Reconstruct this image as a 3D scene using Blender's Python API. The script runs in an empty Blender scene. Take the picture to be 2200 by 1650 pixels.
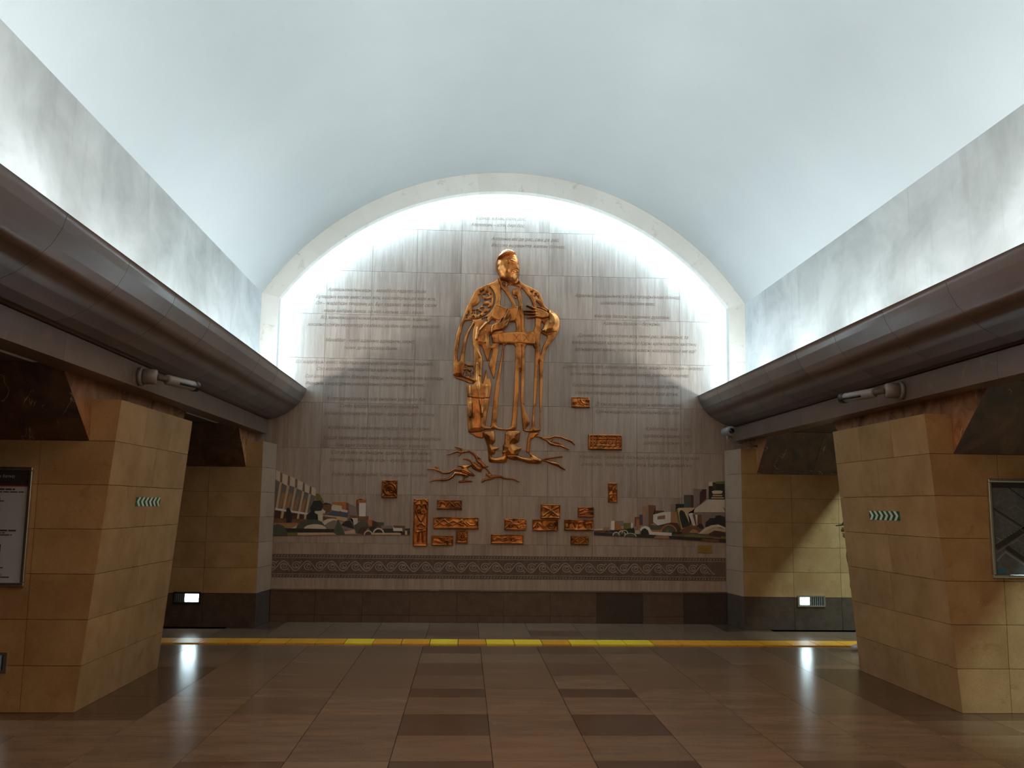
import bpy, bmesh, math, random
import numpy as np
from mathutils import Vector, Matrix

random.seed(7)
scene = bpy.context.scene
COL = scene.collection

# ------------------------------------------------------------------ camera
FPX, YAW, PITCH, ROLL, CAMH, CX = 1961.6, .0498, .1327, .012, 1.5066, -0.50
fw = np.array([math.sin(YAW)*math.cos(PITCH), math.cos(YAW)*math.cos(PITCH), math.sin(PITCH)])
rt = np.array([math.cos(YAW), -math.sin(YAW), 0.])
up = np.cross(rt, fw)
cr, sr = math.cos(ROLL), math.sin(ROLL)
rt, up = cr*rt+sr*up, -sr*rt+cr*up
CAM = np.array([CX, 0, CAMH])
cam_data = bpy.data.cameras.new('camera')
cam_data.sensor_width = 36
cam_data.lens = FPX/2200*36
cam_data.clip_end = 100
cam = bpy.data.objects.new('camera', cam_data)
M = Matrix(((rt[0], up[0], -fw[0], CAM[0]), (rt[1], up[1], -fw[1], CAM[1]), (rt[2], up[2], -fw[2], CAM[2]), (0, 0, 0, 1)))
cam.matrix_world = M
COL.objects.link(cam)
scene.camera = cam

# ------------------------------------------------------------------ world, exposure
world = bpy.data.worlds.new('world')
scene.world = world
world.use_nodes = True
world.node_tree.nodes['Background'].inputs[0].default_value = (.02, .02, .022, 1)
world.node_tree.nodes['Background'].inputs[1].default_value = 0.3
scene.view_settings.view_transform = 'Standard'
scene.view_settings.look = 'None'
scene.view_settings.gamma = 1
scene.view_settings.use_curve_mapping = False
scene.view_settings.exposure = 0.0

# ------------------------------------------------------------------ lights
YW = 12.145            # front face of the end wall
COOL = (.79, .92, .99)
RINGC = (.36, .68, 1.0)
COVE_W = 17.0
RING_W = 12.5
HALL_W = 9.0
CROWN_W = 30.0
PLAT_W = 250.0
VR, VCZ = None, None

def area(name, loc, direction, sx, sy, power, color, spread=math.pi):
    l = bpy.data.lights.new(name, 'AREA')
    l.shape = 'RECTANGLE'; l.size = sx; l.size_y = sy
    l.energy = power; l.color = color; l.spread = spread
    o = bpy.data.objects.new(name, l)
    o.location = loc
    o.rotation_euler = Vector(direction).to_track_quat('-Z', 'Y').to_euler()
    COL.objects.link(o)
    return o

# cove lamps along both cornices: short lamps with dark gaps between
for s in (-1, 1):
    for k in range(14):
        y = 11.05-1.42*k
        e = COVE_W*[1.25, 1.25, 1.1, .85, 1.25, .9, 1.15, 1, 1, 1, 1, 1, 1, 1][k]
        o = area('cove_lamp', (s*2.88, y, 2.90), (s*.28, 0, 1), 1.0, .06, e, COOL)
        o.rotation_euler = (Matrix.Rotation(-s*math.radians(35), 3, 'Y') @ Matrix.Rotation(math.pi, 3, 'Y') @ Matrix.Rotation(math.pi/2, 3, 'Z')).to_euler()
# the archivolt hides lamps that wash the end wall
AH, AZ, AC = 3.18, 4.21, 5.93            # outer half width, spring height, crown height of the arch
VR = (AH*AH+(AC-AZ)**2)/(2*(AC-AZ)); VCZ = AC-VR
TH = math.asin(AH/VR)
def arch_lamp(x, z, a, length, e):
    """flat lamp strip behind the archivolt: long side along the arch, shining at the wall and a little inward"""
    tx = Vector((math.cos(a), 0, -math.sin(a)))
    d = Vector((-.8*math.sin(a), 1, -.8*math.cos(a))).normalized()
    zz = -d; yy = zz.cross(tx).normalized()
    o = area('arch_lamp', (x, 11.95, z), d, length, .05, e, RINGC)
    o.rotation_euler = Matrix((tx, yy, zz)).transposed().to_euler()
for k in range(15):
    a = TH*(2*(k+.5)/15-1)*.98
    r = VR-.14
    arch_lamp(r*math.sin(a), VCZ+r*math.cos(a), a, .42, RING_W)
for s in (-1, 1):
    for k in range(3):
        arch_lamp(s*3.04, 4.0-.38*k, s*math.pi/2, .34, RING_W*.5)
# added warm fill lights behind the camera, for the end wall and copper
for x in (-1.6, 1.6):
    area('added_hall_fill', (x, -3.0, 3.3), (-.1*x, 1, -.33), 1.6, 1.6, HALL_W, (1.0, .55, .25), math.radians(105))
# added warm fill lights under the vault, above the picture, warming the lower hall
for y in (4.9, 1.5, -1.9):
    area('added_crown_fill', (0, y, 5.3), (0, .12 if y > 4 else 0, -1), 1.4, .9, CROWN_W, (1.0, .52, .23), math.radians(150))
# strip lamps over the right-hand platform
for y in (8.6, 3.0):
    area('platform_lamp', (5.62, y, 3.4), (-.55, 0, -1), 5.4, .12, PLAT_W, (.64, .96, 1.0))

# ------------------------------------------------------------------ helpers
def W(px, py, Y=YW):
    d = (px-1100)/FPX*rt-(py-825)/FPX*up+fw
    t = (Y-CAM[1])/d[1]
    P = CAM+t*d
    return float(P[0]), float(P[2])

def lin(c):
    return tuple(((v/255)/12.92 if v/255 <= .04045 else ((v/255+.055)/1.055)**2.4) for v in c)

def tag(o, label=None, cat=None, group=None, kind=None):
    if label: o['label'] = label
    if cat: o['category'] = cat
    if group: o['group'] = group
    if kind: o['kind'] = kind
    return o

def empty(name, loc=(0, 0, 0), label=None, cat=None, kind=None, group=None):
    o = bpy.data.objects.new(name, None)
    o.location = loc
    o.empty_display_size = .1
    COL.objects.link(o)
    return tag(o, label, cat, group, kind)

def link_mesh(name, me, mat, parent=None, smooth=False):
    o = bpy.data.objects.new(name, me)
    if mat is not None and len(me.materials) == 0: me.materials.append(mat)
    COL.objects.link(o)
    if parent is not None:
        o.parent = parent
        loc = Vector(parent.location) if parent.type == 'EMPTY' else Vector((0, 0, 0))
        o.matrix_parent_inverse = Matrix.Translation(-loc)
    if smooth:
        me.polygons.foreach_set('use_smooth', [True]*len(me.polygons))
    return o

class MB:
    def __init__(s): s.v = []; s.f = []
    def box(s, x0, x1, y0, y1, z0, z1):
        n = len(s.v)
        s.v += [(x0,y0,z0),(x1,y0,z0),(x1,y1,z0),(x0,y1,z0),(x0,y0,z1),(x1,y0,z1),(x1,y1,z1),(x0,y1,z1)]
        s.f += [(n+a,n+b,n+c,n+d) for a,b,c,d in ((0,3,2,1),(4,5,6,7),(0,1,5,4),(1,2,6,5),(2,3,7,6),(3,0,4,7))]
        return s
    def hexa(s, A, B):
        n = len(s.v); k = len(A)
        s.v += [tuple(p) for p in A]+[tuple(p) for p in B]
        s.f.append(tuple(n+i for i in range(k))); s.f.append(tuple(n+k+i for i in reversed(range(k))))
        for i in range(k):
            j = (i+1) % k
            s.f.append((n+j, n+i, n+k+i, n+k+j))
        return s
    def tube(s, pts, r, n=10, caps=True):
        pts = [Vector(p) for p in pts]
        rs = r if isinstance(r, (list, tuple)) else [r]*len(pts)
        base = len(s.v)
        prev = None
        for i, p in enumerate(pts):
            t = (pts[min(i+1, len(pts)-1)]-pts[max(i-1, 0)]).normalized()
            if prev is None:
                a = Vector((0, 0, 1)) if abs(t.z) < .9 else Vector((1, 0, 0))
                u = t.cross(a).normalized()
            else:
                u = (prev-t*prev.dot(t)).normalized()
            prev = u
            w = t.cross(u)
            for k in range(n):
                an = 2*math.pi*k/n
                s.v.append(tuple(p+rs[i]*(math.cos(an)*u+math.sin(an)*w)))
        for i in range(len(pts)-1):
            for k in range(n):
                a = base+i*n+k; b = base+i*n+(k+1) % n
                s.f.append((a, b, b+n, a+n))
        if caps:
            s.f.append(tuple(base+k for k in reversed(range(n))))
            s.f.append(tuple(base+(len(pts)-1)*n+k for k in range(n)))
        return s
    def build(s, name, mat, parent=None, smooth=False):
        me = bpy.data.meshes.new(name)
        me.from_pydata(s.v, [], s.f)
        bm = bmesh.new(); bm.from_mesh(me)
        bmesh.ops.recalc_face_normals(bm, faces=bm.faces)
        bm.to_mesh(me); bm.free()
        me.update()
        return link_mesh(name, me, mat, parent, smooth)

def bevel_obj(o, w, seg=2):
    m = o.modifiers.new('bevel', 'BEVEL'); m.width = w; m.segments = seg; m.limit_method = 'ANGLE'
    return o

# ------------------------------------------------------------------ materials
def mat_new(name):
    m = bpy.data.materials.new(name); m.use_nodes = True
    nt = m.node_tree
    b = nt.nodes['Principled BSDF']
    return m, nt, b

def coords(nt, scale, rand=True):
    g = nt.nodes.new('ShaderNodeNewGeometry')
    mp = nt.nodes.new('ShaderNodeMapping')
    mp.inputs['Scale'].default_value = scale
    nt.links.new(g.outputs['Position'], mp.inputs['Vector'])
    if rand:
        oi = nt.nodes.new('ShaderNodeObjectInfo')
        mu = nt.nodes.new('ShaderNodeVectorMath'); mu.operation = 'SCALE'
        cv = nt.nodes.new('ShaderNodeCombineXYZ')
        nt.links.new(oi.outputs['Random'], cv.inputs[0]); nt.links.new(oi.outputs['Random'], cv.inputs[1])
        nt.links.new(oi.outputs['Random'], cv.inputs[2])
        nt.links.new(cv.outputs[0], mu.inputs[0]); mu.inputs['Scale'].default_value = 37.
        nt.links.new(mu.outputs[0], mp.inputs['Location'])
    return mp.outputs[0]

def noise(nt, vec, scale, detail=4, rough=.55, dist=0.):
    n = nt.nodes.new('ShaderNodeTexNoise')
    n.inputs['Scale'].default_value = scale; n.inputs['Detail'].default_value = detail
    n.inputs['Roughness'].default_value = rough; n.inputs['Distortion'].default_value = dist
    nt.links.new(vec, n.inputs['Vector'])
    return n.outputs['Fac']

def ramp(nt, fac, stops):
    r = nt.nodes.new('ShaderNodeValToRGB')
    e = r.color_ramp.elements
    e[0].position = stops[0][0]; e[0].color = (*stops[0][1], 1)
    e[1].position = stops[-1][0]; e[1].color = (*stops[-1][1], 1)
    for p, c in stops[1:-1]:
        x = e.new(p); x.color = (*c, 1)
    nt.links.new(fac, r.inputs[0])
    return r.outputs[0]

def mix(nt, a, b, fac, mode='MIX'):
    m = nt.nodes.new('ShaderNodeMix'); m.data_type = 'RGBA'; m.blend_type = mode
    for sock, v in ((m.inputs[6], a), (m.inputs[7], b)):
        if isinstance(v, tuple): sock.default_value = (*v, 1)
        else: nt.links.new(v, sock)
    if isinstance(fac, float): m.inputs[0].default_value = fac
    else: nt.links.new(fac, m.inputs[0])
    return m.outputs[2]

def vary(nt, col, lo, hi):
    oi = nt.nodes.new('ShaderNodeObjectInfo')
    mr = nt.nodes.new('ShaderNodeMapRange')
    mr.inputs['To Min'].default_value = lo; mr.inputs['To Max'].default_value = hi
    nt.links.new(oi.outputs['Random'], mr.inputs['Value'])
    v = nt.nodes.new('ShaderNodeVectorMath'); v.operation = 'SCALE'
    nt.links.new(col, v.inputs[0]); nt.links.new(mr.outputs[0], v.inputs['Scale'])
    return v.outputs[0]

def bump(nt, b, h, strength, dist=.01):
    n = nt.nodes.new('ShaderNodeBump'); n.inputs['Strength'].default_value = strength; n.inputs['Distance'].default_value = dist
    nt.links.new(h, n.inputs['Height']); nt.links.new(n.outputs[0], b.inputs['Normal'])

def plain(name, c, rough=.5, metal=0., spec=.5):
    m, nt, b = mat_new(name)
    b.inputs['Base Color'].default_value = (*c, 1); b.inputs['Roughness'].default_value = rough
    b.inputs['Metallic'].default_value = metal; b.inputs['Specular IOR Level'].default_value = spec
    return m

def emit(name, c, s):
    m, nt, b = mat_new(name)
    b.inputs['Base Color'].default_value = (.8, .8, .8, 1)
    b.inputs['Emission Color'].default_value = (*c, 1); b.inputs['Emission Strength'].default_value = s
    return m

def stone(name, dark, light, scale=(6, 6, 6), rough=.4, vlo=.92, vhi=1.08, speck=.0, lo=.35, hi=.65, blot=None, bm=.0):
    m, nt, b = mat_new(name)
    v = coords(nt, scale)
    c = ramp(nt, noise(nt, v, 1., 6, .6), [(lo, dark), (hi, light)])
    if blot:
        v2 = coords(nt, (5, 5, 5))
        c = mix(nt, c, blot, ramp(nt, noise(nt, v2, 1., 8, .7, .6), [(.58, (0, 0, 0)), (.72, (.7, .7, .7))]))
    if speck:
        v3 = coords(nt, (170, 170, 170), False)
        s3 = ramp(nt, noise(nt, v3, 1., 2, .5), [(.3, (1-speck,)*3), (.7, (1+speck,)*3)])
        c = mix(nt, c, s3, 1., 'MULTIPLY')
    c = vary(nt, c, vlo, vhi)
    nt.links.new(c, b.inputs['Base Color'])
    b.inputs['Roughness'].default_value = rough
    if bm:
        v4 = coords(nt, (60, 60, 60), False)
        bump(nt, b, noise(nt, v4, 1., 3), bm, .004)
    return m

MT = {}
MT['plaster'] = stone('vault_plaster', (.76, .79, .785), (.81, .835, .825), (.5, .5, .5), .8, 1, 1, bm=.15)
def panel_mat():
    m, nt, b = mat_new('stained_plaster')
    v = coords(nt, (1.2, 1.1, 1.5), False)
    c = ramp(nt, noise(nt, v, 1., 6, .6, .4), [(.40, (.78, .80, .78)), (.64, (.58, .60, .58)), (.8, (.44, .45, .43))])
    v2 = coords(nt, (7, 7, 1.1), False)
    c = mix(nt, c, (.38, .38, .36), ramp(nt, noise(nt, v2, 1., 5, .6), [(.58, (0,)*3), (.82, (.4,)*3)]))
    nt.links.new(c, b.inputs['Base Color']); b.inputs['Roughness'].default_value = .85
    return m
MT['panel'] = panel_mat()
MT['ring'] = stone('arch_stone', (.80, .75, .66), (.86, .81, .73), (2, 2, 2), .6, .96, 1.04, blot=(.42, .38, .3))
def wall_mat():
    m, nt, b = mat_new('streaked_limestone')
    v = coords(nt, (26, 1, 1.0))
    f1 = noise(nt, v, 1., 5, .65)
    c = ramp(nt, f1, [(.34, (.315, .213, .15)), (.5, (.372, .258, .186)), (.68, (.42, .30, .222))])
    v2 = coords(nt, (4.5, 1, .55))
    c = mix(nt, c, (.19, .115, .075), ramp(nt, noise(nt, v2, 1., 6, .6), [(.52, (0,)*3), (.74, (.6,)*3)]))
    v3 = coords(nt, (75, 1, 6))
    c = mix(nt, c, ramp(nt, noise(nt, v3, 1., 3, .6), [(.3, (.90,)*3), (.7, (1.08,)*3)]), 1., 'MULTIPLY')
    c = vary(nt, c, .93, 1.07)
    nt.links.new(c, b.inputs['Base Color']); b.inputs['Roughness'].default_value = .45
    return m
MT['wall'] = wall_mat()
MT['joint'] = plain('dark_joint', (.06, .045, .035), .9)
MT['joint_wall'] = plain('brown_joint', (.15, .10, .07), .9)
MT['carved'] = stone('carved_brown_band', (.10, .055, .033), (.145, .085, .055), (14, 1, 3), .6, .93, 1.05)
MT['scroll'] = stone('pale_scroll_relief', (.28, .19, .135), (.35, .25, .185), (20, 1, 3), .5, .95, 1.05)
MT['ink'] = stone('engraved_letters', (.175, .098, .056), (.22, .128, .076), (5, 5, 5), .8, .95, 1.05)
MT['skirt'] = stone('brown_skirting_stone', (.085, .046, .027), (.12, .068, .042), (9, 9, 9), .35, .9, 1.1, speck=.25)
MT['skirt_dark'] = stone('dark_skirting_stone', (.038, .025, .017), (.052, .035, .025), (9, 9, 9), .35, .95, 1.05, speck=.2)
MT['plinth'] = stone('dark_granite_plinth', (.060, .035, .021), (.086, .054, .034), (9, 9, 9), .6, .95, 1.05, speck=.3)
MT['pylon'] = stone('beige_pylon_stone', (.335, .19, .08), (.43, .26, .118), (3, 3, 3), .26, .92, 1.06, speck=.10, blot=(.27, .14, .05))
MT['floor'] = stone('brown_floor_granite', (.155, .09, .049), (.205, .123, .071), (2.2, 7, 3), .22, .84, 1.12, speck=.22)
MT['floor_dark'] = stone('dark_floor_granite', (.07, .037, .021), (.098, .054, .032), (3, 8, 3), .2, .95, 1.05, speck=.2)
MT['floor_mid'] = stone('mid_floor_granite', (.105, .055, .03), (.145, .08, .046), (3, 8, 3), .18, .95, 1.05, speck=.2)
for k_ in ('floor', 'floor_dark', 'floor_mid', 'plinth', 'pylon'):
    MT[k_].node_tree.nodes['Principled BSDF'].inputs['Specular IOR Level'].default_value = .3
MT['yellow'] = stone('yellow_guide_tile', (.82, .52, .015), (.88, .58, .02), (20, 20, 20), .4, .97, 1.03, bm=.4)
MT['orange'] = stone('orange_guide_tile', (.66, .27, .010), (.74, .32, .013), (20, 20, 20), .4, .95, 1.03, bm=.4)
MT['cornice'] = stone('brown_polished_granite', (.080, .042, .026), (.125, .070, .046), (2.5, 1.2, 2.5), .32, .86, 1.1, speck=.12, blot=(.11, .06, .04))
MT['cornice'].node_tree.nodes['Principled BSDF'].inputs['Specular IOR Level'].default_value = .35
MT['fascia'] = stone('greyish_pink_granite', (.118, .070, .048), (.168, .108, .078), (2.5, .8, 2.5), .35, .92, 1.06, blot=(.28, .16, .09))
def marble_mat(name, c1, c2, c3, rough):
    m, nt, b = mat_new(name)
    v = coords(nt, (3.2, 3.2, 2.4))
    f = noise(nt, v, 1., 9, .62, 1.6)
    c = ramp(nt, f, [(.32, c1), (.5, c2), (.66, c3)])
    v2 = coords(nt, (1.3, 1.3, .9))
    f2 = noise(nt, v2, 1.6, 5, .55, 1.2)
    ab = nt.nodes.new('ShaderNodeMath'); ab.operation = 'SUBTRACT'; nt.links.new(f2, ab.inputs[0]); ab.inputs[1].default_value = .5
    a2 = nt.nodes.new('ShaderNodeMath'); a2.operation = 'ABSOLUTE'; nt.links.new(ab.outputs[0], a2.inputs[0])
    vein = ramp(nt, a2.outputs[0], [(.0, (.9,)*3), (.007, (0,)*3)])
    brk = ramp(nt, noise(nt, v, 1.1, 2), [(.56, (0,)*3), (.62, (1,)*3)])
    vv = mix(nt, vein, brk, 1., 'MULTIPLY')
    c = mix(nt, c, (.6, .5, .4), vv)
    nt.links.new(c, b.inputs['Base Color']); b.inputs['Roughness'].default_value = rough
    return m
MT['marble'] = marble_mat('russet_marble', (.10, .04, .018), (.34, .135, .05), (.46, .20, .08), .25)
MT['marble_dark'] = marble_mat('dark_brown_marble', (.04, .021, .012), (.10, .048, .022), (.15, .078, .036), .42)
MT['soffit'] = plain('grey_soffit', (.10, .072, .05), .8)
MT['pilaster'] = stone('pale_pilaster_stone', (.31, .185, .11), (.38, .235, .145), (3, 3, 3), .35, .95, 1.05, speck=.08)
MT['steel'] = plain('brushed_aluminium', (.62, .66, .66), .3, 1.)
MT['black'] = plain('black_plastic', (.012, .012, .012), .4)
MT['white_plastic'] = plain('off_white_plastic', (.24, .21, .185), .4)
MT['glass_dark'] = plain('dark_lens', (.01, .01, .012), .08)
def bronze_mat(name, c1, c2, rough):
    m, nt, b = mat_new(name)
    v = coords(nt, (7, 7, 5))
    f = noise(nt, v, 1., 6, .62, .4)
    c = ramp(nt, f, [(.34, c1), (.58, c2)])
    nt.links.new(c, b.inputs['Base Color'])
    b.inputs['Metallic'].default_value = .92; b.inputs['Roughness'].default_value = rough
    v2 = coords(nt, (16, 16, 10), False)
    bump(nt, b, noise(nt, v2, 1., 3, .5), .35, .02)
    return m
MT['bronze'] = bronze_mat('beaten_copper', (.17, .05, .013), (.62, .215, .052), .38)
MT['bronze_dark'] = bronze_mat('aged_copper', (.13, .042, .012), (.44, .15, .04), .40)
MT['bronze_mid'] = bronze_mat('brown_copper', (.16, .05, .013), (.58, .20, .05), .38)
MT['cap'] = bronze_mat('lamplit_copper', (.60, .30, .12), (.85, .48, .24), .25)  # paler copper for the skullcap: highlight of the arch lamps painted into the colour
MT['brass'] = plain('brass_plate', (.36, .22, .05), .45, .6)

# ------------------------------------------------------------------ generic slab from four corners
def slab(name, p, thick, mat, parent, gap=.0035, kind=None):
    """p: four corners (front face, in order), thick: inward vector"""
    P = [Vector(q) for q in p]
    c = sum(P, Vector())/4
    u = (P[1]-P[0]); v = (P[3]-P[0])
    lu, lv = max(u.length, 1e-4), max(v.length, 1e-4)
    Q = []
    for i, q in enumerate(P):
        su = 1 if i in (0, 3) else -1
        sv = 1 if i in (0, 1) else -1
        eu = (P[1]-P[0] if sv > 0 else P[2]-P[3]).normalized()
        ev = (P[3]-P[0] if su > 0 else P[2]-P[1]).normalized()
        Q.append(q+eu*su*gap/2+ev*sv*gap/2)
    T = Vector(thick)
    o = MB().hexa(Q, [q+T for q in Q])
    ob = o.build(name, mat, parent)
    if kind: ob['kind'] = kind
    return ob

# ================================================================== STRUCTURE
# ---- floor
floor = MB().box(-9, 9, -9, 13.2, -.3, -.02).build('floor', MT['joint'])
floor['kind'] = 'structure'
xs = [(-.305-.611*k) for k in range(7, -1, -1)]+[.305+.611*k for k in range(8)]
rows_in = [4.456, 5.067, 5.678, 6.289, 6.9, 7.511, 7.84, 8.451, 9.062, 9.673, 10.215, 10.60, 10.95, 11.42, YW+.02]
YEL = (10.215, 10.60)
darkrow = {6.289, 7.511, 8.451, 9.673, 10.95}
def floor_tile(x0, x1, y0, y1, m):
    slab('tile', [(x0, y0, 0), (x1, y0, 0), (x1, y1, 0), (x0, y1, 0)], (0, 0, -.02), MT[m], floor, .0045)
for i in range(len(xs)-1):
    x0, x1 = xs[i], xs[i+1]
    xc = (x0+x1)/2
    outer = abs(xc) > 2.75
    for j in range(len(rows_in)-1):
        y0, y1 = rows_in[j], rows_in[j+1]
        if (y0, y1) == YEL: continue
        m = 'floor'
        ci = round(xc/.611)
        if not outer:
            if ci in (-1, 1) and y0 in darkrow: m = 'floor_dark' if y0 < 8 else 'floor_mid'
            if y0 == 5.067 and ci in (-3, -1, 1, 3): m = 'floor_dark'
            if y0 == 5.067 and ci in (-3, 3): m = 'floor_mid'
            if y0 in (8.451, 9.673) and ci in (-1, 1): m = 'floor_mid'
            floor_tile(x0, x1, y0, y1, m)
        else:
            # rows are cut by the dark border around the pylons
            cuts = [y0]+[c for c in (6.72, 8.83, 11.42) if y0 < c < y1]+[y1]
            for a, b in zip(cuts[:-1], cuts[1:]):
                mid = (a+b)/2
                if abs(xc) > 3.7 and 6.98 < mid < 8.7: continue
                if abs(xc) > 3.6 and mid > 11.6: continue
                mm = 'floor_dark' if (6.72 < mid < 8.83 or mid > 11.3) else 'floor'
                floor_tile(x0, x1, a, b, mm)
st = MB()
for i in range(len(xs)-1):
    for j in range(20):
        y1 = 4.456-.611*j; y0 = y1-.611
        st.box(xs[i]+.0015, xs[i+1]-.0015, y0+.0015, y1-.0015, -.02, 0)
o = st.build('tile', MT['floor'], floor); o['kind'] = 'stuff'
st = MB()
for s in (-1, 1):
    st.box(min(s*4.6, s*9), max(s*4.6, s*9), -9, 13, -.02, 0)
o = st.build('platform_paving', MT['floor'], floor); o['kind'] = 'stuff'

# ---- yellow guide strip
strip = empty('guide_strip', (0, 10.4, 0), 'strip of yellow and orange guide tiles across the brown stone floor', 'guide strip')
bright = {-1.778, -.856, -.231, .072, .695, 1.006, 1.323}
k0 = -1.778
for k in range(-9, 24):
    x0 = k0+.3085*k; x1 = x0+.3085
    if x1 < -4.5 or x0 > 4.5: continue
    b = any(abs(x0-q) < .1 for q in bright)
    t = slab('guide_tile', [(x0, YEL[0]+.01, .012), (x1, YEL[0]+.01, .012), (x1, YEL[1]-.01, .012), (x0, YEL[1]-.01, .012)], (0, 0, -.03), MT['yellow' if b else 'orange'], strip, .009)
    if b: t['label'] = 'bright yellow guide tile'

# ---- end wall
wall = MB().box(-3.6, 3.6, YW+.018, YW+.3, 0, 6.3).build('wall_back', MT['joint_wall'])
wall['kind'] = 'structure'
X0W = -2.394-.013
zr = [5.834+.6, 5.834, 5.234, 4.634, 4.034, 3.434, 2.834, 2.234, 1.634, 1.0, .413]
zr[0] = 6.1
for r in range(len(zr)-1):
    z1, z0 = zr[r], zr[r+1]
    for c in range(-2, 10):
        x0 = X0W+.6*c; x1 = x0+.6
        x0 = max(x0, -3.3); x1 = min(x1, 3.3)
        if x1-x0 < .05: continue
        xm = max(abs(x0), abs(x1)) if x0*x1 > 0 else 0
        xmn = min(abs(x0), abs(x1)) if x0*x1 > 0 else 0
        if z0 > AZ and xmn**2+(z0-VCZ)**2 > VR**2: continue
        slab('wall_slab', [(x0, YW, z0), (x1, YW, z0), (x1, YW, z1), (x0, YW, z1)], (0, .02, 0), MT['wall'], wall, .003)
# frieze band
BZ0, BZ1 = .556, .856
for c in range(-1, 11):
    x0 = max(X0W+.6*(c-.5), -2.97); x1 = min(X0W+.6*(c+.5), 2.97)
    if x1-x0 < .05: continue
    slab('frieze_block', [(x0, YW-.003, BZ0), (x1, YW-.003, BZ0), (x1, YW-.003, BZ1), (x0, YW-.003, BZ1)], (0, .0025, 0), MT['carved'], wall, .002)

def ribbon(mb, pts, w, y, th):
    """flat ribbon with square section lying on the wall; pts in (x,z)"""
    n = len(pts)
    ws = w if isinstance(w, list) else [w]*n
    L, Rr = [], []
    for i in range(n):
        ax, az = pts[max(i-1, 0)]; bx, bz = pts[min(i+1, n-1)]
        dx, dz = bx-ax, bz-az; l = math.hypot(dx, dz) or 1
        nx, nz = -dz/l, dx/l
        L.append((pts[i][0]+nx*ws[i]/2, pts[i][1]+nz*ws[i]/2)); Rr.append((pts[i][0]-nx*ws[i]/2, pts[i][1]-nz*ws[i]/2))
    b = len(mb.v)
    for i in range(n):
        mb.v += [(L[i][0], y, L[i][1]), (Rr[i][0], y, Rr[i][1]), (L[i][0], y+th, L[i][1]), (Rr[i][0], y+th, Rr[i][1])]
    for i in range(n-1):
        a = b+4*i; c = a+4
        mb.f += [(a, a+1, c+1, c), (a, c, c+2, a+2), (a+1, a+3, c+3, c+1)]
    mb.f += [(b, b+2, b+3, b+1), (b+4*(n-1), b+4*(n-1)+1, b+4*(n-1)+3, b+4*(n-1)+2)]

# one period of the scroll, shared by all
P = .305
zc = (BZ0+BZ1)/2
mb = MB()
amp = .062
ribbon(mb, [(P*t/24, -math.cos(2*math.pi*t/24)*amp*.98) for t in range(25)], .013, -.004, .004)
for sgn, cx in ((1, 0.0), (-1, P/2)):
    pts = []
    for t in range(22):
        a = math.pi*.15+t/21*math.pi*2.9
        r = .058*(1-t/21*.72)
        pts.append((cx+.01+r*math.cos(a)*1.05, sgn*(.004+r*math.sin(a)*.9)))
    ribbon(mb, pts, [.013*(1-.3*t/21) for t in range(22)], -.004, .004)
    ribbon(mb, [(cx-.005, -sgn*.004), (cx+.02, -sgn*.02), (cx+.045, -sgn*.012)], [.014, .018, .004], -.004, .004)
    ribbon(mb, [(cx+.055, sgn*.045), (cx+.075, sgn*.06), (cx+.09, sgn*.05)], [.006, .012, .003], -.004, .004)
sc_me = None
for k in range(20):
    xo = -2.975+P*k
    if xo+P > 3.02: break
    if sc_me is None:
        o = mb.build('scroll', MT['scroll'], wall); sc_me = o.data
        o.matrix_parent_inverse = Matrix(); o.location = (xo, YW-.003, zc)
    else:
        o = bpy.data.objects.new('scroll', sc_me); COL.objects.link(o); o.parent = wall; o.location = (xo, YW-.003, zc)
mb = MB()
for z in (BZ0+.048, BZ1-.048):
    ribbon(mb, [(-2.96, z), (2.96, z)], .008, YW-.007, .004)
for zo in (BZ0+.022, BZ1-.022):
    n = 150
    for k in range(n):
        x = -2.95+5.9*(k+.5)/n
        ribbon(mb, [(x-.007, zo-.012), (x, zo), (x+.007, zo+.012)], .009, YW-.007, .004)
o = mb.build('rope_border', MT['scroll'], wall); o['kind'] = 'stuff'

# ---- skirting
base = MB().box(-3.1, 3.1, YW+.006, YW+.017, 0, .41).build('baseboard_back', MT['joint'])
base['kind'] = 'structure'
for k in range(-5, 6):
    x0 = .03+.608*k; x1 = x0+.608
    if k == 3: x1 = 2.394
    if k == 4: x0 = 2.394; x1 = 2.97
    if k > 4: continue
    x0 = max(x0, -2.97); x1 = min(x1, 2.97)
    if x1-x0 < .05: continue
    m = MT['skirt_dark'] if k in (2, 4) else MT['skirt']
    if k in (2, 4):
        slab('skirting_slab', [(x0, YW-.02, 0), (x1, YW-.02, 0), (x1, YW-.02, .4), (x0, YW-.02, .4)], (0, .026, 0), m, base, .003)
    else:
        slab('skirting_slab', [(x0, YW-.02, .092), (x1, YW-.02, .092), (x1, YW-.02, .4), (x0, YW-.02, .4)], (0, .026, 0), m, base, .003)
        slab('skirting_slab', [(x0, YW-.022, 0), (x1, YW-.022, 0), (x1, YW-.022, .092), (x0, YW-.022, .092)], (0, .026, 0), m, base, .004)
o = MB().box(-2.97, 2.97, YW-.036, YW-.001, .400, .418).build('trim_1', MT['fascia']); o['kind'] = 'structure'

# ---- archivolt ring (split in stones), legs go down behind the cornices
ring = empty('trim_2', (0, 11.75, 4.2), kind='structure')
RT = .245
ri = None
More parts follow.
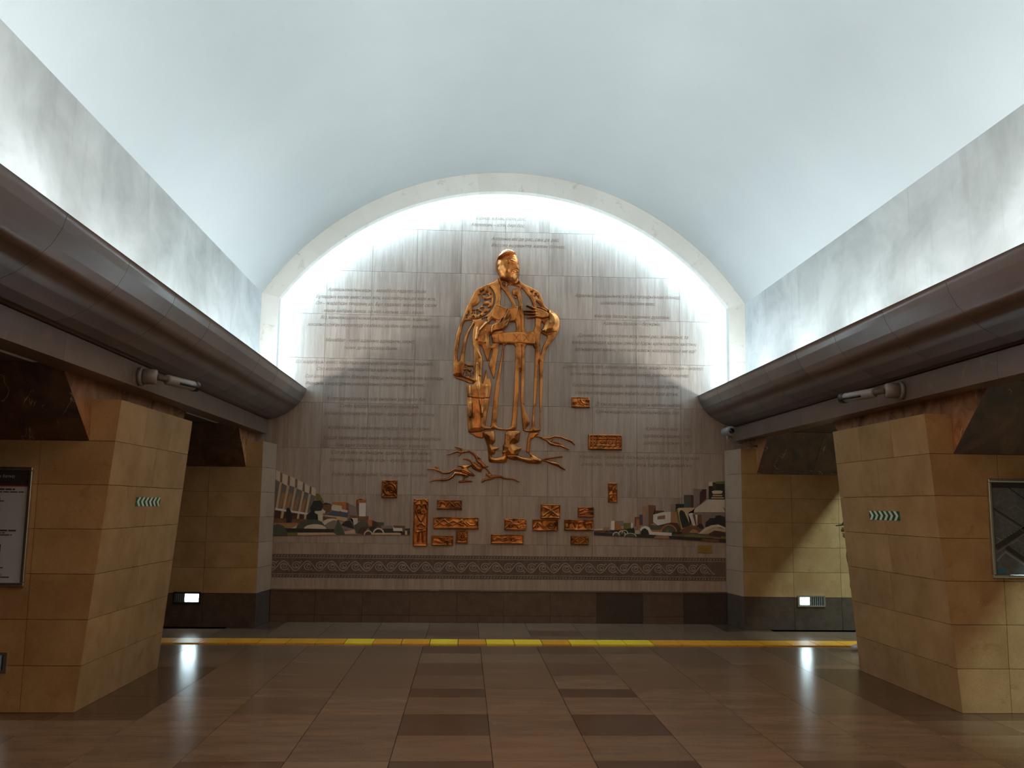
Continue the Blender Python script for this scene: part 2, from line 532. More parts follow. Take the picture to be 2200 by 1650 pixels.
# inner curve is its own circle
IH, IZ, IC = 2.955, 4.155, 5.675
RI = (IH*IH+(IC-IZ)**2)/(2*(IC-IZ)); ICZ = IC-RI
THI = math.asin(IH/RI)
NST = 9
for k in range(NST):
    A, B = [], []
    n = 6
    for j in range(n+1):
        t = (k+j/n)/NST*2-1
        A.append(((VR+.02)*math.sin(TH*t), (VR+.02)*math.cos(TH*t)+VCZ))
        B.append((RI*math.sin(THI*t), RI*math.cos(THI*t)+ICZ))
    mb = MB()
    for j in range(n):
        q = [(A[j][0], 11.75, A[j][1]), (A[j+1][0], 11.75, A[j+1][1]), (B[j+1][0], 11.75, B[j+1][1]), (B[j][0], 11.75, B[j][1])]
        mb.hexa(q, [(a, 11.87, c) for a, b, c in q])
    mb.build('arch_stone', MT['ring'], ring)
for s in (-1, 1):
    for z0, z1 in ((3.42, 4.19), (2.7, 3.42)):
        zt = 4.155 if z1 > 4 else z1
        q = [(s*2.955, 11.75, z0), (s*3.2, 11.75, z0), (s*3.2, 11.75, 4.225 if z1 > 4 else z1), (s*2.955, 11.75, zt)]
        slab('arch_stone', q, (0, .12, 0), MT['ring'], ring, .002)

# ---- vault
mb = MB()
N = 48
Ys = [-9, 12.45]
pin, pout = [], []
for i in range(N+1):
    a = -TH+2*TH*i/N
    pin.append((VR*math.sin(a), VCZ+VR*math.cos(a))); pout.append(((VR+.15)*math.sin(a), VCZ+(VR+.15)*math.cos(a)))
for Y in Ys:
    for x, z in pin: mb.v.append((x, Y, z))
    for x, z in pout: mb.v.append((x, Y, z))
Q = 2*(N+1)
for i in range(N):
    mb.f += [(i, i+1, Q+i+1, Q+i), (N+1+i, Q+N+1+i, Q+N+2+i, N+2+i), (i, N+1+i, N+2+i, i+1), (Q+i, Q+i+1, Q+N+2+i, Q+N+1+i)]
o = mb.build('ceiling', MT['plaster'], smooth=False); o['kind'] = 'structure'
for p in o.data.polygons: p.use_smooth = abs(p.normal.y) < .5
# ---- side walls: stained plaster above the cornice
sidewalls = {}
for s, nm in ((-1, 'wall_left'), (1, 'wall_right')):
    w = MB().box(min(s*3.18, s*3.5), max(s*3.18, s*3.5), -9, 12.45, 2.45, 4.23).build(nm, MT['panel'])
    w['kind'] = 'structure'; sidewalls[s] = w
# ---- far end of the hall behind the camera, platform tunnels
o = MB().box(-9.2, 9.2, -9.4, -9, 0, 6.5).build('wall_front', MT['pylon']); o['kind'] = 'structure'
for s, nm in ((-1, 'wall_platform_left'), (1, 'wall_platform_right')):
    o = MB().box(min(s*9, s*9.3), max(s*9, s*9.3), -9, 13, 0, 4).build(nm, MT['soffit']); o['kind'] = 'structure'
    o = MB().box(min(s*4.85, s*9.3), max(s*4.85, s*9.3), -9, 13, 3.9, 4.1).build('ceiling_platform', MT['soffit']); o['kind'] = 'structure'
    o = MB().box(min(s*3.65, s*9.3), max(s*3.65, s*9.3), 12.15, 12.5, 0, 4).build('wall_platform_end', MT['soffit']); o['kind'] = 'structure'

# ---- cornice: curved polished slabs
prof = [(2.622, 3.012), (2.645, 2.93), (2.695, 2.84), (2.77, 2.762), (2.865, 2.69), (2.965, 2.637), (3.055, 2.608), (3.20, 2.595)]
for s, nm in ((-1, 'trim_3'), (1, 'trim_4')):
    root = empty(nm, (s*2.9, 6, 2.6), kind='structure')
    L = .92
    for k in range(23):
        y1 = 12.14-L*k; y0 = y1-L
        for (a, b) in ((0, 3), (3, 7)):
            mb = MB()
            for j in range(a, b):
                (xa, za), (xb, zb) = prof[j], prof[j+1]
                dx, dz = xb-xa, zb-za; l = math.hypot(dx, dz); nx, nz = -dz/l*.03, dx/l*.03
                nx = abs(nx); nz = abs(nz)
                g = .002
                A4 = [(s*xa, y0+g, za), (s*xb, y0+g, zb), (s*xb, y1-g, zb), (s*xa, y1-g, za)]
                B4 = [(s*(xa+nx), y0+g, za+nz), (s*(xb+nx), y0+g, zb+nz), (s*(xb+nx), y1-g, zb+nz), (s*(xa+nx), y1-g, za+nz)]
                mb.hexa(A4, B4)
            o = mb.build('cornice_slab', MT['cornice'], root)
            for p in o.data.polygons: p.use_smooth = True
            bm = bmesh.new(); bm.from_mesh(o.data); bmesh.ops.remove_doubles(bm, verts=bm.verts, dist=.0005)
            for e in bm.edges:
                if len(e.link_faces) == 2 and e.calc_face_angle(0) > .6: e.smooth = False
            bm.to_mesh(o.data); bm.free()
    MB().box(min(s*2.70, s*3.2), max(s*2.70, s*3.2), -9, 12.14, 2.84, 2.86).build('trough_floor', MT['plaster'], root)

# ---- fascia band under the cornice
for s, nm in ((-1, 'trim_5'), (1, 'trim_6')):
    root = empty(nm, (s*3.1, 6, 2.48), kind='structure')
    Y = 12.06
    for k in range(17):
        y1 = Y-1.22*k; y0 = y1-1.22
        slab('fascia_slab', [(s*3.10, y0, 2.40), (s*3.10, y1, 2.40), (s*3.10, y1, 2.588), (s*3.10, y0, 2.588)], (s*.2, 0, 0), MT['fascia'], root, .003)

# ================================================================== PYLONS
FACE = {}
def quadfn(P00, P10, P11, P01):
    P00, P10, P11, P01 = map(Vector, (P00, P10, P11, P01))
    return lambda u, v: (P00*(1-u)+P10*u)*(1-v)+(P01*(1-u)+P11*u)*v

def pylon(s, side, front):
    if front:
        lab = f'{side} front pylon of beige stone slabs, its hall face leaning inward'
        root = empty('pylon', (s*4, 7.85, 0), lab, 'pillar')
        ya, yb = 6.95, 8.75
        xb, xt, xo = 3.27, 3.085, 4.95
        zt, zf = 1.95, 2.26
        xm = xb+(xt-xb)*zt/zf
        x_at = lambda z: xb+(xt-xb)*z/zf
        # core
        mb = MB()
        e = .022
        A = [(s*(xb+e), ya+e, 0), (s*(xb+e), yb-e, 0), (s*xo, yb-e, 0), (s*xo, ya+e, 0)]
        B = [(s*(xm+e), ya+e, zt-.01), (s*(xm+e), yb-e, zt-.01), (s*xo, yb-e, zt-.01), (s*xo, ya+e, zt-.01)]
        mb.hexa(A, B)
        mb.hexa([(s*(xm+e), ya+e, zt-.011), (s*(xm+e), yb-e, zt-.011), (s*3.315, yb-e, zt-.011), (s*3.315, ya+e, zt-.011)],
                [(s*(xt+e), ya+e, zf-.005), (s*(xt+e), yb-e, zf-.005), (s*3.315, yb-e, zf-.005), (s*3.315, ya+e, zf-.005)])
        mb.build('core', MT['joint'], root)
        rows = [0, .325, .65, .975, 1.30, 1.625, 1.95, zf]
        for i in range(7):
            z0, z1 = rows[i], rows[i+1]
            # hall face
            cuts = [0, .5+.015*((i*7) % 3-1), 1] if i < 6 else [0, .33, .68, 1]
            for a, b in zip(cuts[:-1], cuts[1:]):
                y0 = ya+(yb-ya)*a; y1 = ya+(yb-ya)*b
                slab('slab', [(s*x_at(z0), y0, z0), (s*x_at(z0), y1, z0), (s*x_at(z1), y1, z1), (s*x_at(z1), y0, z1)], (s*.02, 0, 0), MT['pylon'], root, .0035)
            # faces towards the passages
            if i < 6:
                xc = [None, 3.65, 4.26, xo]
                for yy, dy in ((ya, .02), (yb, -.02)):
                    for q in range(3):
                        l0 = x_at(z0)+.001 if q == 0 else xc[q]; l1 = x_at(z1)+.001 if q == 0 else xc[q]
                        slab('slab', [(s*l0, yy, z0), (s*xc[q+1], yy, z0), (s*xc[q+1], yy, z1), (s*l1, yy, z1)], (0, dy, 0), MT['pylon'], root, .0035)
            else:
                for yy, dy in ((ya, .02), (yb, -.02)):
                    slab('slab', [(s*x_at(z0), yy, z0), (s*3.315, yy, z0), (s*3.315, yy, z1), (s*x_at(z1), yy, z1)], (0, dy, 0), MT['pylon'], root, .0035)
        slab('slab', [(s*xt, ya, zf+.001), (s*3.315, ya, zf+.001), (s*3.315, yb, zf+.001), (s*xt, yb, zf+.001)], (0, 0, -.01), MT['pylon'], root, .001)
    else:
        lab = f'{side} rear pylon of beige stone on a dark granite plinth, against the end wall'
        root = empty('pylon', (s*4, 11.9, 0), lab, 'pillar')
        ya, yb = 11.59, 12.13
        xb, xo = 3.035, 4.95
        x_in = 2.975
        zt, zf, zp = 1.95, 2.272, .405
        xa = lambda y: xb+(x_in-xb)*(y-ya)/(yb-ya)
        mb = MB()
        e = .021
        mb.box(min(s*(xb+e), s*xo), max(s*(xb+e), s*xo), ya+e, 12.14, 0, zt-.01)
        mb.box(min(s*(xb+e), s*3.24), max(s*(xb+e), s*3.24), ya+e, 12.14, zt-.02, zf-.005)
        mb.build('core', MT['joint'], root)
        rows = [0, zp]+[zp+.309*(i+1) for i in range(4)]+[zt, zf]
        for i in range(len(rows)-1):
            z0, z1 = rows[i], rows[i+1]
            m = MT['plinth'] if i == 0 else MT['pylon']
            nm = 'plinth_slab' if i == 0 else 'slab'
            xc = [xb, 3.68, 4.29, xo] if z1 <= zt+.01 else [xb, 3.24]
            for a, b in zip(xc[:-1], xc[1:]):
                slab(nm, [(s*a, ya, z0), (s*b, ya, z0), (s*b, ya, z1), (s*a, ya, z1)], (0, .02, 0), m, root, .0035)
            slab(nm, [(s*xb, ya, z0), (s*x_in, yb, z0), (s*x_in, yb, z1), (s*xb, ya, z1)], (s*.02, 0, 0), m if i == 0 else MT['pilaster'], root, .0035)
        slab('slab', [(s*xb, ya, zf+.001), (s*3.24, ya, zf+.001), (s*3.24, yb, zf+.001), (s*x_in, yb, zf+.001)], (0, 0, -.006), MT['pylon'], root, .001)
    return root

pyl = {}
for s, side in ((-1, 'left'), (1, 'right')):
    pyl[s, 1] = pylon(s, side, True)
    pyl[s, 0] = pylon(s, side, False)
    # a nearer pylon pair beside the camera, outside the picture
    # marble above the pylons: hall-side facing and sloping passage soffits
    w = sidewalls[s]
    XM, XO = 3.30 if True else 0, 4.95
    ZB, ZTp = 1.95, 2.452
    def hallpiece(pts):
        slab('marble_panel', pts, (s*.03, 0, 0), MT['marble'], w, .003)
    XMr = 3.235
    # front pylon: facing in three panels, ends slanted along the corbels
    segs = [6.95, 7.55, 8.15, 8.75]
    yb_ = [(6.95, 6.38), (7.55, 7.55), (8.15, 8.15), (8.75, 9.32)]
    for a in range(3):
        (y0b, y0t), (y1b, y1t) = yb_[a], yb_[a+1]
        hallpiece([(s*XM, y0b, ZB), (s*XM, y1b, ZB), (s*XM, y1t, ZTp), (s*XM, y0t, ZTp)])
    hallpiece([(s*XMr, 11.59, ZB), (s*XMr, 12.14, ZB), (s*XMr, 12.14, ZTp), (s*XMr, 11.08, ZTp)])
    # corbels
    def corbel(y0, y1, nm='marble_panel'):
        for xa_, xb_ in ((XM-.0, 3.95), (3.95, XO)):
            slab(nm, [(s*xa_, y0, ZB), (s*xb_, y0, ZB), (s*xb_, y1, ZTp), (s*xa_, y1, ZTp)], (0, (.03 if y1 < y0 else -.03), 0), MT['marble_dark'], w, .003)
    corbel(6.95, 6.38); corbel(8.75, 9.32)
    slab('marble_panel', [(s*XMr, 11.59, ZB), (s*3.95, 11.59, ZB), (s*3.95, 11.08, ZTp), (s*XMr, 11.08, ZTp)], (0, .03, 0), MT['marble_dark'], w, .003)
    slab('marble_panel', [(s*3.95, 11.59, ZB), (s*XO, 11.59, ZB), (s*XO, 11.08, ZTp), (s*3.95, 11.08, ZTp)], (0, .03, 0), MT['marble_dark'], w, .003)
    # core behind marble, light-tight
    mb = MB()
    mb.hexa([(s*3.335, 7.0, ZB), (s*3.335, 8.7, ZB), (s*3.335, 9.25, ZTp), (s*3.335, 6.45, ZTp)], [(s*XO, 7.0, ZB), (s*XO, 8.7, ZB), (s*XO, 9.25, ZTp), (s*XO, 6.45, ZTp)])
    mb.hexa([(s*3.27, 11.63, ZB), (s*3.27, 12.13, ZB), (s*3.27, 12.13, ZTp), (s*3.27, 11.13, ZTp)], [(s*XO, 11.63, ZB), (s*XO, 12.13, ZB), (s*XO, 12.13, ZTp), (s*XO, 11.13, ZTp)])
    mb.build('marble_backing', MT['joint'], w)
    # passage ceilings
    slab('passage_soffit', [(s*3.12, -9, 2.455), (s*4.85, -9, 2.455), (s*4.85, 12.13, 2.455), (s*3.12, 12.13, 2.455)], (0, 0, .12), MT['soffit'], w, .0)
    MB().box(min(s*4.75, s*4.9), max(s*4.75, s*4.9), -9, 12.9, 2.46, 3.95).build('upper_wall', MT['soffit'], w)
    # next pylon towards the camera side is out of frame: a plain continuation so that the hall stays enclosed
    for (y0, y1, wh) in ((2.3, 4.1, 'beside the viewer'), (-2.35, -.55, 'just behind the viewer'), (-7, -5.2, 'far behind the viewer')):
        r = empty('pylon', (s*4, (y0+y1)/2, 0), f'{side} pylon of beige stone {wh}', 'pillar')
        mb = MB()
        mb.hexa([(s*3.27, y0, 0), (s*3.27, y1, 0), (s*4.95, y1, 0), (s*4.95, y0, 0)], [(s*3.085, y0, 2.26), (s*3.085, y1, 2.26), (s*4.95, y1, 2.26), (s*4.95, y0, 2.26)])
        mb.box(min(s*3.3, s*4.95), max(s*3.3, s*4.95), y0-.3, y1+.3, 2.27, 2.452)
        mb.build('stone_body', MT['pylon'], r)

# ================================================================== MOSAICS
def zpt(ox, oy, sc):
    return lambda p: (ox+p[0]/sc, oy+p[1]/sc)
ZL = zpt(560, 960, 6.47); ZR = zpt(1260, 960, 6.47)
C = dict(cream=(134,119,100), grey=(72,66,60), sand=(126,102,76), dk=(22,19,15), green=(46,46,36), brown=(72,42,24), lbr=(104,72,46),
         blue=(42,48,60), orange=(112,62,24), olive=(72,63,20), white=(140,128,116), maroon=(44,24,18), purple=(46,34,44), gapc=(86,58,44), gb=(86,70,60))
MC = {}
def inlay_mat(c):
    if c not in MC:
        a = lin(C[c]); k = 2.7
        hi = tuple(min(v*k, .8) for v in a); lo = tuple(v*.86 for v in hi)
        MC[c] = stone('inlay_'+{'dk': 'black', 'lbr': 'light_brown', 'gapc': 'russet', 'gb': 'grey_brown'}.get(c, c)+'_stone', lo, hi, (18, 18, 6), .45, .95, 1.05)
    return MC[c]
def poly_obj(name, pts, y, th, mat, parent):
    n = len(pts)
    bm = bmesh.new()
    fv = [bm.verts.new((p[0], y, p[1])) for p in pts]
    bv = [bm.verts.new((p[0], y+th, p[1])) for p in pts]
    f = bm.faces.new(fv)
    g = bm.faces.new(list(reversed(bv)))
    for i in range(n):
        j = (i+1) % n
        bm.faces.new((fv[j], fv[i], bv[i], bv[j]))
    bmesh.ops.triangulate(bm, faces=[f, g])
    bmesh.ops.recalc_face_normals(bm, faces=bm.faces)
    me = bpy.data.meshes.new(name); bm.to_mesh(me); bm.free()
    return link_mesh(name, me, mat, parent)
def arc(cx, cy, r, a0=180, a1=0, n=12, ry=None):
    ry = ry or r
    return [(cx+r*math.cos(math.radians(a0+(a1-a0)*i/n)), cy-ry*math.sin(math.radians(a0+(a1-a0)*i/n))) for i in range(n+1)]
def ringp(cx, cy, r0, r1, ry=1.):
    return arc(cx, cy, r0, ry=r0*ry)+list(reversed(arc(cx, cy, r1, ry=r1*ry)))
LM = [
 ('grey', [(205,455),(765,690),(700,890),(640,935),(195,850)]),
 ('gapc', [(268,350),(307,372),(303,505),(268,485)]), ('gapc', [(378,398),(414,412),(408,535),(370,545)]), ('gapc', [(480,438),(518,462),(510,580),(474,562)]),
 ('gapc', [(588,490),(617,514),(613,625),(580,612)]), ('gapc', [(683,543),(712,552),(705,662),(675,647)]),
 ('cream', [(205,324),(272,350),(268,485),(203,455)]), ('cream', [(305,370),(380,400),(372,547),(300,503)]), ('cream', [(412,410),(482,440),(475,562),(405,535)]),
 ('cream', [(515,460),(590,492),(580,612),(508,578)]), ('cream', [(615,512),(685,545),(675,647),(612,622)]), ('cream', [(710,550),(768,580),(762,682),(705,660)]),
 ('lbr', [(300,640),(345,660),(285,860),(245,850)]), ('lbr', [(405,640),(440,670),(385,870),(340,860)]), ('lbr', [(505,690),(545,700),(490,890),(445,880)]), ('lbr', [(605,720),(635,740),(590,920),(550,905)]),
 ('sand', [(268,488),(298,492),(240,860),(208,855)]), ('sand', [(370,530),(403,537),(308,1000),(275,1000)]), ('sand', [(470,570),(502,578),(440,895),(412,885)]),
 ('sand', [(580,615),(608,625),(532,1002),(503,1000)]), ('sand', [(668,655),(698,660),(632,1008),(602,1005)]),
 ('white', [(205,848),(668,922),(668,948),(205,878)]),
 ('maroon', [(200,880),(290,893),(272,995),(190,990)]), ('maroon', [(330,900),(515,925),(503,1000),(310,995)]), ('maroon', [(545,930),(605,940),(602,1003),(533,1000)]),
 ('brown', [(185,995),(310,992),(500,1005),(640,1010),(560,1062),(188,1060)]),
 ('lbr', [(185,1058),(540,1055),(430,1132),(350,1132),(183,1100)]),
 ('dk', [(360,862),(375,845),(392,845),(418,885),(440,940),(432,1052),(358,1056),(356,900)]),
 ('olive', [(770,648),(822,660),(888,778),(800,772),(763,740)]),
 ('dk', [(738,750),(832,745),(875,800),(852,880),(785,925),(700,905),(688,850)]),
 ('dk', [(850,800),(905,775),(985,795),(930,830),(865,850)]),
 ('brown', [(870,805),(985,798),(1005,880),(905,935),(865,930)]),
 ('dk', [(638,950),(700,895),(785,930),(805,1022),(700,1015),(636,1000)]),
 ('orange', [(1003,768),(1192,768),(1188,880),(1003,860)]), ('brown', [(1190,770),(1228,790),(1215,1000),(1188,885)]), ('gb', [(1226,788),(1328,830),(1326,962),(1220,950)]),
 ('cream', [(985,830),(1012,802),(1128,820),(1130,866),(1212,883),(1206,920),(985,878)]),
 ('blue', [(915,940),(1000,888),(1206,915),(1206,985),(1000,955)]), ('brown', [(1100,895),(1125,897),(1125,970),(1103,968)]),
 ('sand', [(905,948),(1100,968),(1200,985),(1192,1040),(1060,1012),(900,975)]), ('brown', [(868,965),(1050,985),(1060,1012),(870,1015)]),
 ('cream', [(748,905),(770,890),(800,892),(835,890),(868,868),(905,895),(893,928),(868,930),(858,1045),(800,1032),(800,935),(770,930)]),
 ('brown', [(1240,958),(1502,965),(1500,1025),(1215,1015)]),
 ('brown', [(1335,730),(1350,735),(1362,725),(1400,738),(1402,722),(1440,738),(1470,728),(1470,1030),(1345,1010),(1330,800)]), ('white', [(1370,780),(1466,780),(1462,966),(1368,966)]),
 ('orange', [(1352,735),(1468,735),(1468,778),(1370,778),(1352,790)]),
 ('cream', [(1250,990),(1350,990),(1345,1082),(1290,1082),(1285,1005)]),
 ('cream', [(425,1132),(520,1088),(560,1100),(500,1135)]),
 ('green', arc(715,1150,222,178,2,14,ry=140)), ('cream', arc(760,1146,160,178,2,12,ry=72)),
 ('cream', [(855,1045),(925,1003),(1005,993),(1085,1012),(1030,1035),(940,1062),(890,1090)]), ('gb', [(890,1088),(945,1050),(1010,1020),(1085,1030),(1130,1075),(1135,1145),(935,1145)]),
 ('dk', [(1125,1080),(1180,1030),(1250,1028),(1305,1130),(1225,1125)]), ('gb', [(1130,1090),(1225,1125),(1300,1150),(1270,1170),(1140,1150)]),
 ('dk', [(330,1130),(1020,1143),(1062,1192),(375,1192)]), ('olive', [(372,1190),(516,1190),(516,1230),(372,1232)]), ('sand', [(515,1192),(1072,1190),(1066,1222),(515,1230)]),
 ('green', [(176,1238),(183,1092),(245,1070),(322,1100),(366,1170),(378,1235)]),
 ('sand', [(1165,1178),(1305,1148),(1325,1208),(1175,1218)]), ('gb', [(1180,1208),(1430,1205),(1430,1222),(1180,1222)]),
 ('green', [(1080,1008),(1110,1075),(1178,1222),(1058,1222),(1010,1190)]),
 ('green', [(1300,1095),(1390,1030),(1482,1045),(1502,1112),(1440,1202),(1330,1202)]), ('maroon', [(1390,1122),(1500,1105),(1440,1222),(1338,1200)]),
 ('orange', [(1488,1012),(1552,1020),(1552,1102),(1500,1092)]), ('maroon', [(1550,1020),(1632,1050),(1642,1112),(1550,1112)]), ('green', [(1628,1045),(1716,1050),(1712,1092),(1682,1142),(1640,1132)]),
 ('dk', [(1500,1122),(1560,1100),(1682,1140),(2075,1132),(2072,1175),(1700,1192),(1535,1182)]),
 ('gb', [(1678,1093),(1822,1093),(1850,1136),(1678,1137)]), ('brown', [(1840,1093),(2010,1096),(2008,1218),(1970,1218),(1970,1125),(1860,1125)]), ('white', [(1825,1095),(1850,1125),(1972,1130),(1972,1172),(1845,1170),(1845,1135)]),
 ('sand', [(1700,1195),(1945,1198),(1945,1222),(1535,1222),(1560,1200)]), ('dk', [(1958,1188),(2075,1165),(2072,1224),(1958,1222)]), ('sand', [(2008,1165),(2038,1165),(2038,1222),(2008,1222)]),
 ('maroon', arc(1500,1222,55,178,2,8)), ('cream', ringp(1497,1222,62,46)), ('cream', ringp(1640,1208,82,62)),
]
RM = [
 ('cream', [(105,1145),(228,1135),(228,1158),(105,1168)]), ('brown', [(105,1162),(240,1157),(330,1180),(105,1190)]), ('lbr', [(232,1115),(325,1115),(312,1162),(232,1160)]), ('dk', [(240,1188),(282,1156),(335,1192)]),
 ('white', [(345,1030),(392,1030),(390,1158),(340,1152)]), ('gb', [(390,1030),(517,1030),(517,1100),(458,1115)]), ('orange', [(390,1032),(512,1150),(388,1160)]),
 ('olive', [(518,1058),(617,1058),(617,1132),(513,1152)]), ('white', [(617,1058),(647,1058),(642,1125),(617,1122)]), ('dk', [(300,1160),(512,1150),(620,1130),(640,1160),(620,1205),(340,1192)]),
 ('brown', [(668,973),(737,973),(737,1110),(668,1112)]), ('orange', [(693,1005),(735,1003),(735,1112),(690,1120)]), ('purple', [(733,942),(782,942),(782,1088),(735,1088)]),
 ('lbr', [(780,830),(862,808),(860,1092),(782,1092)]), ('gb', [(855,830),(858,1090),(790,1085),(800,980)]), ('brown', [(860,808),(962,815),(960,925),(926,950),(926,1065),(862,1085)]),
 ('maroon', [(958,885),(1078,890),(1078,915),(958,930)]), ('gb', [(1168,798),(1240,795),(1236,905),(1168,908)]), ('dk', [(1240,793),(1358,793),(1358,845),(1262,855),(1236,915)]),
 ('lbr', [(1165,905),(1255,905),(1258,1055),(1163,1058)]),
 ('green', [(1353,668),(1455,668),(1452,845),(1353,845)]), ('maroon', [(1450,668),(1487,670),(1485,850),(1450,845)]),
 ('gb', [(1483,583),(1665,588),(1662,640),(1572,640),(1572,805),(1490,850)]), ('maroon', [(1573,640),(1612,592),(1664,590),(1662,722),(1573,808)]),
 ('dk', [(1698,548),(1755,545),(1752,495),(1936,500),(1936,732),(1698,730)]), ('olive', [(1798,482),(1936,478),(1936,518),(1798,515)]), ('maroon', [(1752,493),(1800,498),(1800,605),(1748,560)]), ('cream', [(1700,490),(1750,490),(1750,545),(1700,545)]),
 ('cream', [(1738,620),(1770,608),(1865,608),(1892,620),(1877,652),(1758,656)]), ('sand', [(1755,667),(1887,671),(1887,687),(1748,686)]), ('sand', [(1733,700),(1908,702),(1908,717),(1731,717)]),
 ('gb', [(1405,915),(1938,908),(1938,1150),(1850,1100),(1650,1115),(1500,1100),(1440,1092)]),
 ('cream', [(1688,732),(1936,734),(1936,908),(1436,908)]), ('gb', [(1936,860),(1936,908),(1888,830)]),
 ('sand', [(1250,870),(1282,848),(1505,845),(1478,880),(1405,920),(1440,1095),(1300,1152),(1262,960)]), ('olive', [(1248,875),(1266,865),(1290,1000),(1318,1140),(1296,1145),(1262,985)]),
 ('dk', [(1285,920),(1300,882),(1325,880),(1358,905),(1400,1000),(1442,1092),(1330,1132),(1298,1010)]),
 ('white', [(1410,925),(1472,918),(1515,1092),(1480,1097)]), ('brown', [(1470,942),(1507,945),(1532,1092),(1512,1092)]), ('white', [(1508,943),(1542,945),(1540,1080),(1530,1090)]), ('brown', [(1540,943),(1595,943),(1603,1085),(1535,1075)]),
 ('brown', [(1318,1150),(1400,1100),(1480,1095),(1605,1112),(1645,1132),(1560,1205),(1330,1192)]), ('dk', [(1530,1100),(1570,1065),(1600,1070),(1635,1130),(1590,1140)]),
 ('dk', [(1648,1110),(1655,1045),(1690,1020),(1712,990),(1780,990),(1795,958),(1850,950),(1922,978),(1940,1045),(1940,1150),(1850,1100),(1750,1108)]),
 ('green', [(860,1085),(1000,1092),(1120,1062),(1255,1060),(1305,1150),(1240,1185),(1050,1178),(895,1155)]), ('maroon', [(985,1098),(1080,1068),(1160,1050),(1262,1060),(1310,1150),(1290,1180),(1130,1110)]),
 ('orange', [(895,1150),(1030,1155),(1030,1185),(900,1180)]),
 ('white', [(925,943),(1050,910),(1168,903),(1168,1052),(1062,1077),(990,1092),(925,1045)]), ('gapc', [(985,965),(1090,948),(1090,1002),(983,1010)]),
 ('green', arc(1142,1192,98,178,2,12)), ('orange', ringp(1142,1192,116,98)), ('olive', [(1095,1192),(1130,1130),(1140,1192)]),
 ('dk', [(1190,1180),(1330,1185),(1330,1210),(1180,1215)]),
 ('lbr', [(1425,1195),(1450,1158),(1485,1143),(1530,1160),(1565,1200)]),
 ('sand', [(1600,1208),(1700,1145),(1800,1118),(1940,1150),(1940,1188),(1850,1170),(1780,1165),(1700,1208)]),
 ('cream', [(1555,1205),(1640,1130),(1730,1090),(1830,1078),(1940,1122),(1940,1152),(1860,1118),(1760,1122),(1665,1160),(1602,1208)]),
 ('maroon', [(1698,1205),(1780,1163),(1860,1178),(1940,1188),(1940,1262),(1698,1245)]),
 ('dk', [(103,1185),(380,1200),(700,1213),(950,1228),(1152,1240),(1152,1272),(900,1265),(600,1250),(103,1225)]),
 ('sand', [(665,1160),(737,1160),(737,1212),(668,1208)]), ('gb', [(668,1128),(712,1128),(712,1160),(668,1160)]),
 ('dk', [(650,1118),(668,1160),(670,1218),(603,1212),(610,1160),(632,1150)]),
 ('dk', arc(810,1218,56,178,2,10,ry=86)), ('white', [(738,1150),(765,1112),(815,1100),(868,1120),(905,1178),(1182,1195),(1180,1237),(870,1220),(852,1160),(812,1130),(775,1142),(752,1172)]),
 ('green', [(1318,1183),(1500,1198),(1765,1240),(1755,1272),(1340,1248)]), ('olive', [(1345,1220),(1480,1215),(1760,1250),(1750,1268),(1360,1248)]),
 ('green', [(1180,1212),(1240,1215),(1240,1240),(1180,1240)]), ('brown', [(1240,1215),(1330,1215),(1340,1248),(1240,1243)]),
 ('dk', [(1150,1238),(1940,1282),(1940,1332),(1150,1275)]), ('brown', [(1600,1275),(1840,1290),(1840,1325),(1600,1312)]), ('olive', [(1865,1240),(1940,1245),(1940,1282),(1865,1278)]),
 ('lbr', [(928,1272),(955,1240),(985,1228),(1140,1237),(1150,1277)]),
 ('green', arc(410,1238,42,178,2,8)), ('white', ringp(410,1236,52,40,1.05)), ('green', arc(488,1222,42,178,2,8,ry=58)), ('cream', ringp(488,1218,50,38,1.15)), ('dk', arc(530,1200,38,150,10,8)), ('white', ringp(530,1200,44,34)),
 ('green', arc(605,1248,78,178,2,10,ry=48)), ('white', ringp(605,1248,88,76,.6)),
]
def mosaic(side, data, Z, label):
    root = empty('stone_mosaic', (W(*Z(data[0][1][0]))[0], YW, 1.2), label, 'mosaic')
    for i, (c, pts) in enumerate(data):
        q = [W(*Z(p)) for p in pts]
        q = [(min(max(x, -2.972), 2.972), z) for x, z in q]
        poly_obj('inlay_piece', q, YW-.0022-.00022*i, .003, inlay_mat(c), root)
mosaic('left', LM, ZL, 'inlaid stone cityscape at the left end of the wall with a slanting colonnaded palace')
mosaic('right', RM, ZR, 'inlaid stone cityscape at the right end of the wall with towers and white arches')

